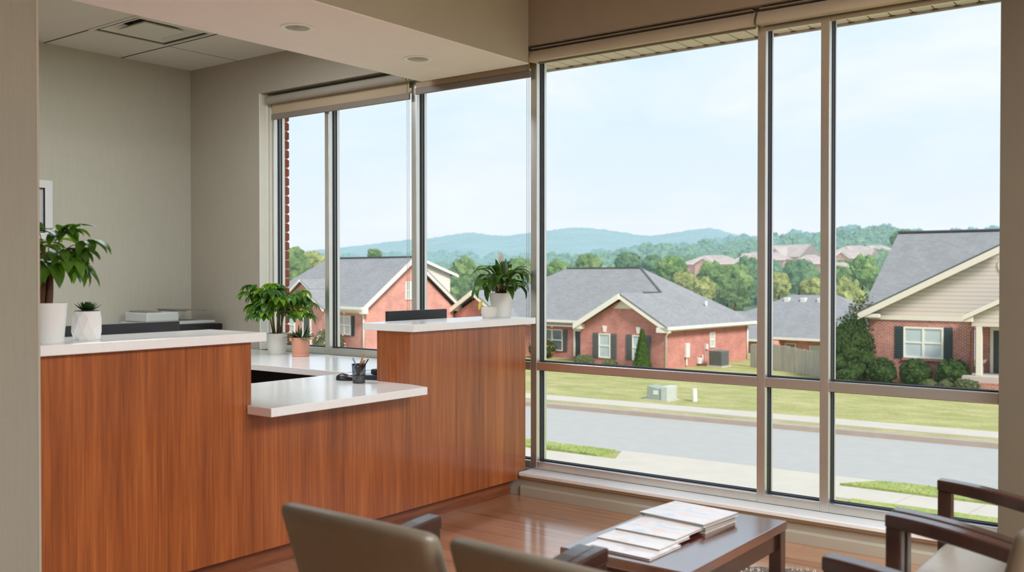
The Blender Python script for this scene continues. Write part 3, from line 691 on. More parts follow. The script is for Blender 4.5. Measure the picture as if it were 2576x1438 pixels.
def make_chair(label, loc, rz, group, yb=-.085, yt=-.185, zt=.775):
    t = thing('guest_chair', label, 'chair', loc, rz, group)
    sc_ = MB(); 
    sc_.prism([(-.225,-.2,.395),(.225,-.2,.395),(.228,.235,.395),(-.228,.235,.395)], (0,0,.065)).build('seat', MAT['seatv'], t, bevel=.022, smooth=True, seg=4)
    arc_back(.47, .43, zt, yb, yt, .065, .03).build('backrest', MAT['uphol'], t, bevel=.022, smooth=True, seg=4)
    rails = MB().box(-.235,.235,.205,.232,.33,.392); rails.box(-.235,.235,-.21,-.185,.33,.392); rails.box(-.25,-.228,-.2,.22,.33,.392); rails.box(.228,.25,-.2,.22,.33,.392)
    rails.build('seat_rail', MAT['mahog'], t, bevel=.003)
    for s in (-1, 1):
        x = s*.252
        MB().bar((x, .236, 0), (x, .236, .62), .042, .042, (0,1,0)).build('leg', MAT['mahog'], t, bevel=.004)
        MB().prism([(x-.02,-.27,0),(x-.02,-.23,0),(x-.02,-.17,.40),(x-.02,-.19,.57),(x-.02,-.235,.57),(x-.02,-.215,.40)], (.04,0,0)).build('leg', MAT['mahog'], t, bevel=.004)
        top = []; bot = []
        for k in range(13):
            q = k/12; y = .258 - .5*q; zt = .656 - .02*q - .075*q*q
            th = .036 + .006*math.sin(PI*q); top.append((x-.026, y, zt)); bot.append((x-.026, y, zt-th))
        MB().prism(top + bot[::-1], (.052, 0, 0)).build('armrest', MAT['mahog'], t, bevel=.005)
    return t
c0 = make_chair('taupe armchair seen from behind beside the reception desk', (-1.55, 1.755, 0), 0, 'waiting room armchairs', -.13, -.265, .808)
dup(c0, (-1.03, 1.755, 0), math.radians(-3), 'taupe armchair seen from behind, its arm touching the first chair and coffee table corner')
c1 = make_chair('armchair facing the coffee table, nearer the window wall', (-.545, 3.115, 0), PI/2, 'waiting room armchairs', -.065, -.145, .785)
dup(c1, (-.545, 2.545, 0), PI/2, 'armchair facing the coffee table, farther from the window wall')

# coffee table and magazines
t = thing('coffee_table', 'low dark mahogany coffee table with magazines on it', 'coffee table', (-1.57, 3.03, 0))
MB().box(-.235,.235,-.4,.385,.392,.425).build('table_top', MAT['mahogtop'], t, bevel=.004)
ap = MB(); 
for (x0,x1,y0,y1) in ((-.2,.2,-.382,-.36),(-.2,.2,.345,.367),(-.217,-.195,-.35,.35),(.195,.217,-.35,.35)): ap.box(x0,x1,y0,y1,.325,.3915)
ap.build('apron', MAT['mahog'], t, bevel=.002)
for sx in (-1, 1):
    for (y0, y1) in ((-.396,-.35),(.335,.381)):
        MB().box(*(sorted((sx*.185, sx*.231))), y0, y1, 0, .3915).build('leg', MAT['mahog'], t, bevel=.003)
def magazine(cx, cy, z, w, h, th, rz, ci, label):
    m = thing('magazine', label, 'magazine', (cx, cy, z), rz, 'magazines on the coffee table')
    MB().box(-w/2+.002, w/2-.002, -h/2+.002, h/2-.002, .0008, th-.0008).build('pages', MAT['page_shaded'], m)
    MB().box(-w/2, w/2, -h/2, h/2, th-.0008, th).build('front_cover', COV[ci], m)
    MB().box(-w/2, w/2, -h/2, h/2, 0, .0008).build('back_cover', COV[0], m)
    return m
zt = .4255
magazine(-1.612, 2.775, zt, .25, .2, .0065, -.03, 0, 'lowest magazine of the fan, nearest the table edge by the chairs')
magazine(-1.622, 2.862, zt+.007, .245, .2, .007, -.03, 2, 'second magazine of the fan counted from the chairs')
magazine(-1.622, 2.975, zt+.0145, .24, .2, .0075, -.02, 1, 'magazine with blue and pink cover patch just below the top pile')
magazine(-1.618, 3.19, zt, .262, .222, .022, -.06, 0, 'thick lower magazine of the top pile on the coffee table')
magazine(-1.616, 3.185, zt+.0225, .27, .235, .012, -.10, 3, 'topmost magazine of the pile on the coffee table')
# shag rug
rg = MB(); random.seed(2)
rg.lathe([(.0,0),(.95,0),(.96,.006),(.95,.018),(.0,.02)], n=64, sx=.9, sy=.9)
ro = rg.build('shag_rug', MAT['rug'], None, smooth=True); ro.location = (-1.3, 3.36, .0005); tag(ro, 'grey beige shaggy round rug under the coffee table', 'rug')
tuft = MB()
for k in range(5200):
    a = random.random()*2*PI; r = .86*math.sqrt(random.random()); x_, y_ = r*math.cos(a), r*math.sin(a)
    b = Vector((x_, y_, .016)); dv = Vector((random.gauss(0,.6), random.gauss(0,.6), 1)).normalized(); s = Vector((-dv.y, dv.x, 0)).normalized()*.005 if abs(dv.x)+abs(dv.y) > 1e-3 else Vector((.005,0,0))
    tuft.add([b-s, b+s, b+dv*.02], [(0,1,2)])
tuft.build('pile', plain('shag_pile', srgb(186,174,158), .95, var=.3, scale=55), ro, fix=False)['kind'] = 'stuff'

# ================================================================== OUTSIDE
X = dict(
    brickM=brick_mat('red_brick', srgb(186,120,110), srgb(198,136,126), srgb(196,152,142)),
    brickL=brick_mat('salmon_brick', srgb(200,140,130), srgb(208,152,142), srgb(206,160,150)),
    brickR=brick_mat('dark_red_brick', srgb(156,88,78), srgb(180,114,100), srgb(204,178,166), ms=.01),
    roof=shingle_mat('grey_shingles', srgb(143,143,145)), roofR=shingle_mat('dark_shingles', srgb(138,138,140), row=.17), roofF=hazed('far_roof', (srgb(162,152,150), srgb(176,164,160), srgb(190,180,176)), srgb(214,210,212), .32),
    ridge=plain('ridge_cap', srgb(84,86,90), .9), trim=plain('house_white_trim', srgb(232,226,214), .6, var=.02), cream=plain('cream_siding_board', srgb(222,212,196), .7, var=.02),
    siding=siding_mat('beige_lap_siding', srgb(214,199,188)), sidingw=siding_mat('white_lap_siding', srgb(222,216,206), .16),
    pane=plain('house_window_pane', srgb(186,196,196), .35, var=.06, scale=2), paned=plain('house_window_dark', srgb(116,126,128), .15, var=.08, scale=2),
    shut=plain('teal_shutter', srgb(52,66,68), .6, var=.05), shutg=plain('grey_shutter', srgb(92,94,94), .6, var=.05), door=plain('dark_door', srgb(62,70,70), .4, var=.05),
    asphalt=plain('pale_asphalt', srgb(170,168,164), .9, var=.03, scale=2.5, spec=.2), conc=plain('pale_concrete', srgb(190,182,171), .9, var=.04, scale=1.5, spec=.2), curb=plain('curb_concrete', srgb(170,154,142), .9, var=.06, scale=2, spec=.2),
    grass=grass_mat('lawn_grass', srgb(138,140,88), srgb(162,160,108), srgb(190,178,136)), grassn=grass_mat('verge_grass', srgb(118,138,70), srgb(150,160,94), srgb(182,178,122)),
    fence=wood('weathered_fence', (srgb(150,140,126), srgb(184,174,160), srgb(208,200,186)), (14,14,1), .9, 0),
    bush=hazed('bush_leaves', (srgb(58,86,46), srgb(92,120,66), srgb(138,156,100)), srgb(150,170,160), .04, 7.0, bscale=14), thuja=hazed('thuja', (srgb(78,112,44), srgb(110,146,60), srgb(142,170,82)), srgb(150,170,160), .04, 8, bscale=16),
    bushl=hazed('light_shrub', (srgb(92,108,64), srgb(134,146,92), srgb(190,184,140)), srgb(170,180,170), .06, 9.0, bscale=14), flowers=plain('red_blossom', srgb(206,110,84), .7, var=.2), pinkf=plain('pink_blossom', srgb(226,180,176), .7),
    metalg=plain('utility_green_grey', srgb(150,160,148), .6, var=.03), metald=plain('condenser_grey', srgb(110,116,112), .6, var=.06), pvc=plain('white_plastic', srgb(220,218,212), .5, var=.02), bark=plain('bark', srgb(96,80,62), .9, var=.3, scale=8),
)
def house(name, label, x, y, deg): return thing(name, label, 'house', (x, y, G), math.radians(deg))
def hpart(h, name, mb, mat, par=None, label=None, **k): return mb.build(name, mat, par or h, label=label, **k)
def fb(mb, side, a0, a1, z0, z1, b0, b1, at):
    """box on a facade: front (faces -y, plane y=at) or side (faces +x, plane x=at)"""
    return mb.box(a0, a1, at-b1, at-b0, z0, z1) if side == 'f' else mb.box(at+b0, at+b1, a0, a1, z0, z1)
def hwin(h, side, at, a0, a1, z0, z1, mull=0, hs=1, pane='pane', shut=None, key=False, w=.06):
    f = MB()
    for (p, q, r, s) in ((a0, a0+w, z0, z1), (a1-w, a1, z0, z1), (a0+w, a1-w, z0, z0+w), (a0+w, a1-w, z1-w, z1)): fb(f, side, p, q, r, s, 0, .06, at)
    zm = (z0+z1)/2
    if hs: fb(f, side, a0+w, a1-w, zm-.035, zm+.035, 0, .05, at)
    if mull: am = (a0+a1)/2; fb(f, side, am-.05, am+.05, z0+w, z1-w, 0, .055, at)
    fr = hpart(h, 'window', f, X['trim'])
    fb(MB(), side, a0+w, a1-w, z0+w, z1-w, .005, .02, at).build('pane', X[pane], fr)
    if shut:
        mat, sw, which = shut
        for s in which:
            b0 = a0-sw-.03 if s < 0 else a1+.03
            m = MB(); fb(m, side, b0, b0+sw, z0-.02, z1+.02, 0, .04, at)
            n = 12
            for k in range(n):
                zz = z0+.05+(z1-z0-.1)*k/n; fb(m, side, b0+.05, b0+sw-.05, zz, zz+(z1-z0)/n*.6, .04, .055, at)
            hpart(h, 'shutter', m, X[mat])
    if key:
        am = (a0+a1)/2; m = MB()
        pts = [(am-.09, z1+.09), (am+.09, z1+.09), (am+.15, z1+.45), (am-.15, z1+.45)]
        (m.prism([(a, at, z) for a, z in pts], (0, -.05, 0)) if side == 'f' else m.prism([(at, a, z) for a, z in pts], (.05, 0, 0)))
        hpart(h, 'keystone', m, X['trim'])
def roof(polys, th=.12):
    m = MB()
    for p in polys: m.prism(p, (0, 0, -th))
    return m
def rake(a, b, wdt=.26, thk=.06, drop=.02):
    a = Vector(a); b = Vector(b); m = MB(); d = Vector((0,0,-wdt)); n = (b-a).cross(Vector((0,0,1))).normalized()*thk
    m.prism([a-Vector((0,0,drop)), b-Vector((0,0,drop)), b+d, a+d], n); return m

# ---- house in the middle --------------------------------------------------
hm = house('brick_house', 'red brick bungalow with grey hip roof and front gable, centre of the wide window', -25.244, 46.854, -5.5)
ZB = -1.618 - G                       # local zero of the measured heights
def z_(v): return v + ZB
W1 = MB(); W1.prism([(-5.87,0,0),(0,0,0),(0,0,z_(0)),(-2.83,0,z_(1.55)),(-5.87,0,z_(0))], (0,.25,0)); hpart(hm, 'gable_wall', W1, X['brickM'])
hpart(hm, 'side_wall', MB().box(-.25,0,.25,9,0,z_(.02)), X['brickM'])
hpart(hm, 'front_wall', MB().box(-18.2,-5.87,2.2,2.45,0,z_(.05)), X['brickM'])
hpart(hm, 'return_wall', MB().box(-5.87,-5.62,.25,2.2,0,z_(.02)), X['brickM'])
W2 = MB(); W2.prism([(-18.0,.9,0),(-13.0,.9,0),(-13.0,.9,z_(0)),(-15.4,.9,z_(1.35)),(-18.0,.9,z_(0))], (0,.25,0)); W2.box(-13.25,-13,1.15,2.2,0,z_(0)); W2.box(-18,-17.75,1.15,9,0,z_(0))
hpart(hm, 'gable_wall', W2, X['brickM'])
A=(.4,-.35,z_(.1)); Bb=(.4,9.4,z_(.1)); Rr=(-5.41,5.4,z_(3.37)); Gj=(-2.8,3.782,z_(1.9)); Gp=(-2.8,-.35,z_(1.9)); A2=(-6.1,-.35,z_(.1)); V=(-6.1,1.8,z_(.1)); Rl=(-11.3,5.4,z_(3.37)); EL=(-18.4,1.8,z_(.1)); BL=(-18.4,9.4,z_(.1))
hpart(hm, 'roof', roof([[A,Bb,Rr,Gj,Gp],[A2,Gp,Gj,V],[V,Gj,Rr,Rl,EL],[EL,Rl,BL],[Bb,BL,Rl,Rr]]), X['roof'])
P1=(-15.4,.5,z_(1.9)); P2=(-15.4,3.6,z_(1.9)); hpart(hm, 'wing_roof', roof([[(-18.5,.5,z_(.1)),P1,P2,(-18.5,3.6,z_(.1))],[(-12.5,.5,z_(.15)),P1,P2,(-12.5,1.85,z_(.15))]]), X['roof'])
rc = MB(); rc.bar(Rl, Rr, .2, .05); rc.bar(Rr, Gj, .13, .03); rc.bar((-2.75,1.9,z_(1.93)), Gj, .13, .03); hpart(hm, 'ridge_cap', rc, X['ridge'])
for a, b in ((A2,Gp),(A,Gp),((-18.5,.5,z_(.1)),P1),((-12.5,.5,z_(.15)),P1)):
    a = (a[0], a[1]-.0, a[2]); m = rake(a, b, .34, .08); hpart(hm, 'rake_board', m, X['trim'])
so = MB(); so.prism([(-5.75,-.3,z_(.02)),(-2.8,-.3,z_(1.62)),(0,-.3,z_(.05)),(-.0,-.02,z_(.05)),(-2.8,-.02,z_(1.62)),(-5.75,-.02,z_(.02))][:3]+[], (0,.29,0)) if False else None
gp = MB(); gp.prism([(-3.45,-.03,z_(1.02)),(-2.15,-.03,z_(1.02)),(-2.8,-.03,z_(1.52))], (0,.03,0)); hpart(hm, 'gable_panel', gp, X['cream'])
for sx in ((-6.1,-5.55),(-.32,.4)): hpart(hm, 'eave_return', MB().box(sx[0], sx[1], -.35, .02, z_(-.22), z_(.06)), X['trim'])
gt = MB(); gt.box(.36,.5,-.35,9.4,z_(-.06),z_(.1)); gt.box(.0,.4,0,9.3,z_(-.14),z_(-.06)); hpart(hm, 'gutter', gt, X['trim'])
gt = MB(); gt.box(-12.5,-6.1,1.66,1.8,z_(-.02),z_(.12)); gt.box(-12.5,-6.1,1.8,2.25,z_(-.28),z_(-.2)); gt.box(-12.5,-6.1,2.1,2.19,z_(-.24),z_(.0)); hpart(hm, 'gutter', gt, X['trim'])
dn = MB(); dn.tube([(.42,-.2,z_(-.06)),(.38,-.2,z_(-.2)),(.08,.02,z_(-.4)),(.06,.02,.1)], .055, 8); hpart(hm, 'downspout', dn, X['trim'], smooth=True)
dn = MB(); dn.tube([(.06,8.9,z_(-.1)),(.06,8.9,.1)], .055, 8); hpart(hm, 'downspout', dn, X['trim'], smooth=True)
hwin(hm, 'f', 0, -4.49, -3.66, z_(-1.84), z_(-.44), pane='pane', shut=('shutg', .40, (-1,1)), key=True)
hwin(hm, 'f', 0, -2.13, -1.34, z_(-1.84), z_(-.44), pane='pane', shut=('shutg', .40, (-1,1)), key=True)
hwin(hm, 'f', 2.2, -10.75, -9.03, z_(-1.84), z_(-.5), mull=1, pane='paned', shut=('shutg', .34, (-1,1)), key=True)
hwin(hm, 's', 0, 4.62, 5.16, z_(-1.3), z_(-.4), pane='pane')
dr = MB(); fb(dr, 'f', -8.12, -8.0, 0.15, z_(-.42), 0, .08, 2.2); fb(dr, 'f', -7.05, -6.93, 0.15, z_(-.42), 0, .08, 2.2); fb(dr, 'f', -8.0, -7.05, z_(-.54), z_(-.42), 0, .08, 2.2)
dfr = hpart(hm, 'door_frame', dr, X['trim']); fb(MB(), 'f', -8.0, -7.05, .15, z_(-.54), .0, .03, 2.2).build('door', X['door'], dfr)
vp = MB().tube([(-1.2,6.2,z_(.9)),(-1.2,6.2,z_(1.35))], .07, 10); hpart(hm, 'roof_vent_pipe', vp, X['pvc'], smooth=True)
mt = MB(); mt.box(0,.16,1.95,2.3,.55,1.35); mt.tube([(.06,2.1,.1),(.06,2.1,1.0)], .05, 8); hpart(hm, 'electric_meter', mt, X['pvc'], bevel=.02)
mt = MB(); mt.box(0,.12,4.1,4.3,.9,1.2); mt.tube([(.03,4.12,.1),(.03,4.12,.9)], .012, 6); hpart(hm, 'cable_box', mt, X['pvc'])
mt = MB(); mt.box(.02,.2,3.2,3.55,.12,.45); mt.tube([(.1,3.7,.1),(.1,3.7,.6)], .05, 8); hpart(hm, 'gas_meter', mt, X['pvc'], bevel=.03)

def world(h, x, y, z=0):
    a = h.rotation_euler[2]; return (h.location.x + x*math.cos(a) - y*math.sin(a), h.location.y + x*math.sin(a) + y*math.cos(a), G+z)
w = world(hm, 1.2, 3.65)
t = thing('air_conditioner', 'grey outdoor air conditioning unit on the ground by the brick side wall', 'air conditioner', w, math.radians(-5.5))
MB().box(-.4,.4,-.4,.4,.08,.88).build('casing', X['metald'], t, bevel=.02)
lv = MB()
for k in range(14): lv.box(-.41,.41,-.41,.41,.14+k*.05,.155+k*.05)
lv.build('louver', plain('condenser_dark', srgb(84,90,88), .6), t); MB().box(-.42,.42,-.42,.42,.86,.92).build('lid', X['metald'], t, bevel=.01); MB().box(-.5,.5,-.5,.5,0,.08).build('pad', X['conc'], t)

# ---- house on the right ----------------------------------------------------
hr = house('brick_house', 'red brick house with beige siding gable and teal shutters beside the end wall', -14.878, 48.603, 0)
ZB = -.755 - G
hpart(hr, 'brick_wall', MB().box(0,4.75,0,.3,0,z_(-.02)), X['brickR']); hpart(hr, 'side_wall', MB().box(0,.3,.3,9,0,z_(.05)), X['brickR'])
hpart(hr, 'porch_wall', MB().box(4.75,12.4,.4,.7,0,z_(-.02)), X['brickR'])
sl_ = .505
hpart(hr, 'siding_gable', MB().prism([(0,0,z_(.0)),(12.4,0,z_(.0)),(12.4,0,z_(.1)),(6.2,0,z_(.1+6.2*sl_)),(0,0,z_(.1))], (0,.3,0)), X['siding'])
hpart(hr, 'frieze_board', MB().box(-.02,4.8,-.06,0,z_(-.12),z_(.1)), X['cream'])
e0=(-.4,-.4,z_(.2)); pk=(6.2,-.4,z_(.2+6.6*sl_)); pkb=(6.2,4.2,z_(.2+6.6*sl_))
main=[(-.4,.1,z_(.3)),(.1,4.7,z_(4.3)),(12.3,4.7,z_(4.3)),(12.8,.1,z_(.3))]
hpart(hr, 'roof', roof([main, [(-.4,9.6,z_(.2)),(.1,4.7,z_(4.3)),(12.3,4.7,z_(4.3)),(12.8,9.6,z_(.2))], [e0, pk, (6.2,3.8,z_(.2+6.6*sl_)), (-.4,-.2,z_(.2))]], .1), X['roofR'])
hpart(hr, 'ridge_cap', MB().bar((.1,4.7,z_(4.33)), (12.3,4.7,z_(4.33)), .28, .08), X['ridge'])
hpart(hr, 'rake_board', rake(e0, pk, .34, .08), X['cream']); hpart(hr, 'rake_edge', MB().bar((e0[0],e0[1]-.03,e0[2]+.02),(pk[0],pk[1]-.03,pk[2]+.02),.12,.06), X['ridge'])
hpart(hr, 'eave_return', MB().box(-.42,.62,-.42,.0,z_(-.03),z_(.16)), X['cream'], bevel=.02)
dn = MB().tube([(-.15,-.1,z_(.0)),(-.06,-.04,z_(-.3)),(-.06,-.04,.1)], .055, 8); hpart(hr, 'downspout', dn, X['cream'], smooth=True)
hwin(hr, 'f', 0, 1.66, 3.47, z_(-1.93), z_(-.44), mull=1, pane='pane', shut=('shut', .37, (-1,1)), w=.08)
hpart(hr, 'brick_sill', MB().box(1.6,3.55,-.1,.0,z_(-2.06),z_(-1.95)), X['brickR'])
hpart(hr, 'round_gable_vent', MB().tube([(6.2,-.05,z_(2.5)),(6.2,.02,z_(2.5))], .42, 36), X['cream'], smooth=False)
# porch
for sx in (5.18, 9.2): hpart(hr, 'porch_post', MB().box(sx,sx+.24,-1.5,-1.26,.66,z_(-.25)), X['cream'], bevel=.01)
pg = MB().prism([(5.0,-1.5,z_(-.25)),(9.5,-1.5,z_(-.25)),(9.5,-1.5,z_(.2)),(7.25,-1.5,z_(1.3)),(5.0,-1.5,z_(.2))], (0,.2,0)); hpart(hr, 'porch_gable', pg, X['siding'])
pr0=(4.7,-1.75,z_(.27)); prp=(7.25,-1.75,z_(1.58)); pr1=(9.8,-1.75,z_(.27))
hpart(hr, 'porch_roof', roof([[pr0, prp, (7.25,.0,z_(1.58)), (4.7,.0,z_(.27))],[pr1, prp, (7.25,.0,z_(1.58)), (9.8,.0,z_(.27))]], .08), X['roofR'])
for a in (pr0, pr1): hpart(hr, 'rake_board', rake(a, prp, .24, .08), X['cream'])
hpart(hr, 'eave_return', MB().box(4.72,5.1,-1.75,-.1,z_(-.05),z_(.25)), X['cream'], bevel=.02)
dn = MB().tube([(4.85,-1.4,z_(-.05)),(4.95,-.5,z_(-.3)),(4.98,-.04,z_(-.4)),(4.62,-.04,z_(-.5)),(4.62,-.04,.1)], .045, 8); hpart(hr, 'downspout', dn, X['brickR'], smooth=True)
hpart(hr, 'porch_slab', MB().box(4.6,10,-1.6,.4,.0,.65), X['conc'], bevel=.02); hpart(hr, 'porch_step', MB().box(5.0,10,-2.0,-1.6,0,.36), X['brickR'])
dr = MB(); fb(dr,'f',5.42,5.55,.65,z_(-.36),0,.1,.4); fb(dr,'f',6.6,6.73,.65,z_(-.36),0,.1,.4); fb(dr,'f',5.55,6.6,z_(-.5),z_(-.36),0,.1,.4)
dfr = hpart(hr, 'door_frame', dr, X['cream']); fb(MB(),'f',5.55,6.6,.65,z_(-.5),0,.04,.4).build('door', X['door'], dfr)
an = thing('angel_statue', 'small pale angel garden statue on the porch beside the dark door', 'statue', world(hr, 5.12, -.05, .65))
MB().lathe([(.0,0),(.12,0),(.1,.05),(.11,.25),(.06,.5),(.05,.52),(.0,.53)], n=16).build('robe', X['cream'], an, smooth=True); MB().ico((0,0,.6), .08, 2).build('head', X['cream'], an, smooth=True)
wm = MB()
for s in (-1,1): wm.leaf((0,.03,.45), (s*.8,.1,.7), (0,-1,0), .3, .16, .4, .1)
wm.build('wings', X['cream'], an, fix=False)

# ---- house on the left -----------------------------------------------------
hl = house('brick_house', 'salmon brick house with big side gable and entry gable behind the umbrella plant', -43.614, 42.175, -9)
ZB = -.797 - G
hpart(hl, 'gable_wall', MB().prism([(0,0,0),(0,7.2,0),(0,7.2,z_(-.1)),(0,3.6,z_(2.95)),(0,0,z_(-.1))], (-.25,0,0)), X['brickL'])
hpart(hl, 'front_wall', MB().box(-14,-.25,0,.25,0,z_(.0)), X['brickL'])
eL=(.35,-.4,z_(.1)); pL=(.35,3.6,z_(3.28)); bL=(.35,7.6,z_(.1))
hpart(hl, 'roof', roof([[eL,pL,(-9.6,3.6,z_(3.28)),(-13.4,-.4,z_(.1))],[bL,pL,(-9.6,3.6,z_(3.28)),(-13.4,7.6,z_(.1))],[(-13.4,-.4,z_(.1)),(-9.6,3.6,z_(3.28)),(-13.4,7.6,z_(.1))]]), X['roof'])
hpart(hl, 'ridge_cap', MB().bar((-9.6,3.6,z_(3.3)), pL, .26, .07), X['ridge'])
for a in (eL, bL): hpart(hl, 'rake_board', rake(a, pL, .32, .08), X['trim'])
for y0 in (-.42, 7.2): hpart(hl, 'eave_return', MB().box(-.05,.38,y0,y0+.42,z_(-.32),z_(.08)), X['trim'], bevel=.02)
hpart(hl, 'gutter', MB().box(-3.0,.35,-.5,-.36,z_(-.06),z_(.1)).box(-3.0,.3,-.4,.0,z_(-.16),z_(-.08)).box(-3,0,-.03,.0,z_(-.3),z_(-.1)), X['trim'])
hpart(hl, 'downspout', MB().tube([(-.2,-.4,z_(-.06)),(-.3,-.3,z_(-.2)),(-.06,-.06,z_(-.42)),(-.06,-.06,.1)], .055, 8), X['trim'], smooth=True)
hwin(hl, 's', 0, 3.12, 3.95, z_(.5), z_(1.66), mull=1, pane='pane')
hwin(hl, 'f', 0, -3.0, -1.5, z_(-1.72), z_(-.5), mull=1, pane='pane', shut=('shut', .36, (-1,1)), key=True)
hpart(hl, 'electric_meter', MB().box(0,.18,1.5,1.75,.9,1.5).tube([(.1,2.1,.2),(.1,2.1,.9),(.1,1.75,1.0)], .05, 8), X['metald'], bevel=.02)
# shed dormer on the far slope
hpart(hl, 'dormer_wall', MB().prism([(-.6,5.2,z_(1.5)),(-.6,7.4,z_(.3)),(-.6,7.4,z_(2.2)),(-.6,5.2,z_(3.05))], (-7,0,0)), X['sidingw'])
hpart(hl, 'dormer_roof', roof([[(-.35,4.4,z_(3.32)),(-.35,7.9,z_(2.12)),(-8,7.9,z_(2.12)),(-8,4.4,z_(3.32))]], .1), X['roof'])
hpart(hl, 'dormer_trim', rake((-.33,4.4,z_(3.32)), (-.33,7.9,z_(2.12)), .2, .06), X['trim'])
# entry gable and small upper gable
hpart(hl, 'entry_wall', MB().prism([(-7.4,-1.0,0),(-2.95,-1.0,0),(-2.95,-1.0,z_(-.05)),(-4.85,-1.0,z_(.95)),(-7.4,-1.0,z_(-.35))], (0,.25,0)).box(-3.2,-2.95,-.75,.2,0,z_(-.05)), X['brickL'])
g0=(-2.75,-1.3,z_(.0)); gp_=(-4.85,-1.3,z_(1.15)); g1=(-7.0,-1.3,z_(.0))
hpart(hl, 'entry_roof', roof([[g0,gp_,(-4.85,1.2,z_(1.15)),(-2.75,1.2,z_(.0))],[g1,gp_,(-4.85,1.2,z_(1.15)),(-7.0,1.2,z_(.0))]], .08), X['roof'])
for a in (g0, g1): hpart(hl, 'rake_board', rake(a, gp_, .22, .07), X['trim'])
k0=(-5.0,-.9,z_(1.2)); kp_=(-6.1,-.9,z_(1.82)); k1=(-7.6,-.9,z_(.95))
hpart(hl, 'upper_gable', MB().prism([(-8.2,-.7,z_(.2)),(-5.2,-.7,z_(.2)),(-5.2,-.7,z_(1.1)),(-6.1,-.7,z_(1.6)),(-8.2,-.7,z_(.5))], (0,.2,0)), X['brickL'])
hpart(hl, 'upper_gable_roof', roof([[k0,kp_,(-6.1,2,z_(1.82)),(-5.0,2,z_(1.2))],[k1,kp_,(-6.1,2,z_(1.82)),(-7.6,2,z_(.95))]], .08), X['roof'])
for a in (k0, k1): hpart(hl, 'rake_board', rake(a, kp_, .17, .07), X['trim'])
dr = MB(); fb(dr,'f',-5.55,-5.45,.2,z_(-.5),0,.08,-1.0); fb(dr,'f',-4.65,-4.55,.2,z_(-.5),0,.08,-1.0); fb(dr,'f',-5.45,-4.65,z_(-.6),z_(-.5),0,.08,-1.0)
dfr = hpart(hl, 'door_frame', dr, X['trim']); fb(MB(),'f',-5.45,-4.65,.2,z_(-.6),0,.04,-1.0).build('door', X['door'], dfr)
hwin(hl, 'f', -1.0, -7.35, -6.55, z_(-1.75), z_(-.7), pane='pane')

# ---- house behind the fence ------------------------------------------------
hn = house('brick_house', 'low brick house with wide pale grey hip roof behind the wooden fence', -27.5, 66.9, -3)
ZB = -3.168 - G
hpart(hn, 'wall', MB().box(-6,9,0,9,-3,z_(.0)), X['brickL']); hpart(hn, 'porch_wall', MB().box(-6,1.0,-1.6,0,-3,z_(-.2)), X['brickL'])
q = [(-6.6,-.6,z_(.0)),(9.6,-.6,z_(.0)),(9.6,9.6,z_(.0)),(-6.6,9.6,z_(.0))]; r0=(-.3,4.5,z_(2.95)); r1=(3.2,4.5,z_(2.95))
hpart(hn, 'roof', roof([[q[0],q[1],r1,r0],[q[1],q[2],r1],[q[2],q[3],r0,r1],[q[3],q[0],r0]]), X['roof'])
hpart(hn, 'porch_roof', roof([[(-6.6,-2.2,z_(-.1)),(.4,-2.2,z_(-.1)),(-1.5,2.2,z_(1.7)),(-5.5,2.2,z_(1.7))],[(.4,-2.2,z_(-.1)),(-.3,-.6,z_(0)),(-1.5,2.2,z_(1.7))]]), X['roof'])
hpart(hn, 'gutter', MB().box(-.3,9.6,-.72,-.6,z_(-.14),z_(.02)).box(-6.6,.4,-2.3,-2.2,z_(-.24),z_(-.08)), X['trim'])
hpart(hn, 'porch_post', MB().box(.0,.25,-2.0,-1.75,-2,z_(-.2)), X['trim'])
for k, xx in enumerate((-.6,.7,2.0)): hpart(hn, 'roof_vent', MB().box(xx,xx+.4,3.6,4.0,z_(2.35),z_(2.75)), X['pvc'], bevel=.03)
hwin(hn, 'f', 0, 3.0, 4.4, z_(-1.6), z_(-.5), pane='pane'); hwin(hn, 'f', 0, 1.2, 2.0, z_(-2), z_(-.4), pane='paned', hs=0); hwin(hn, 'f', 0, 5.6, 6.4, z_(-1.6), z_(-.6), pane='pane')

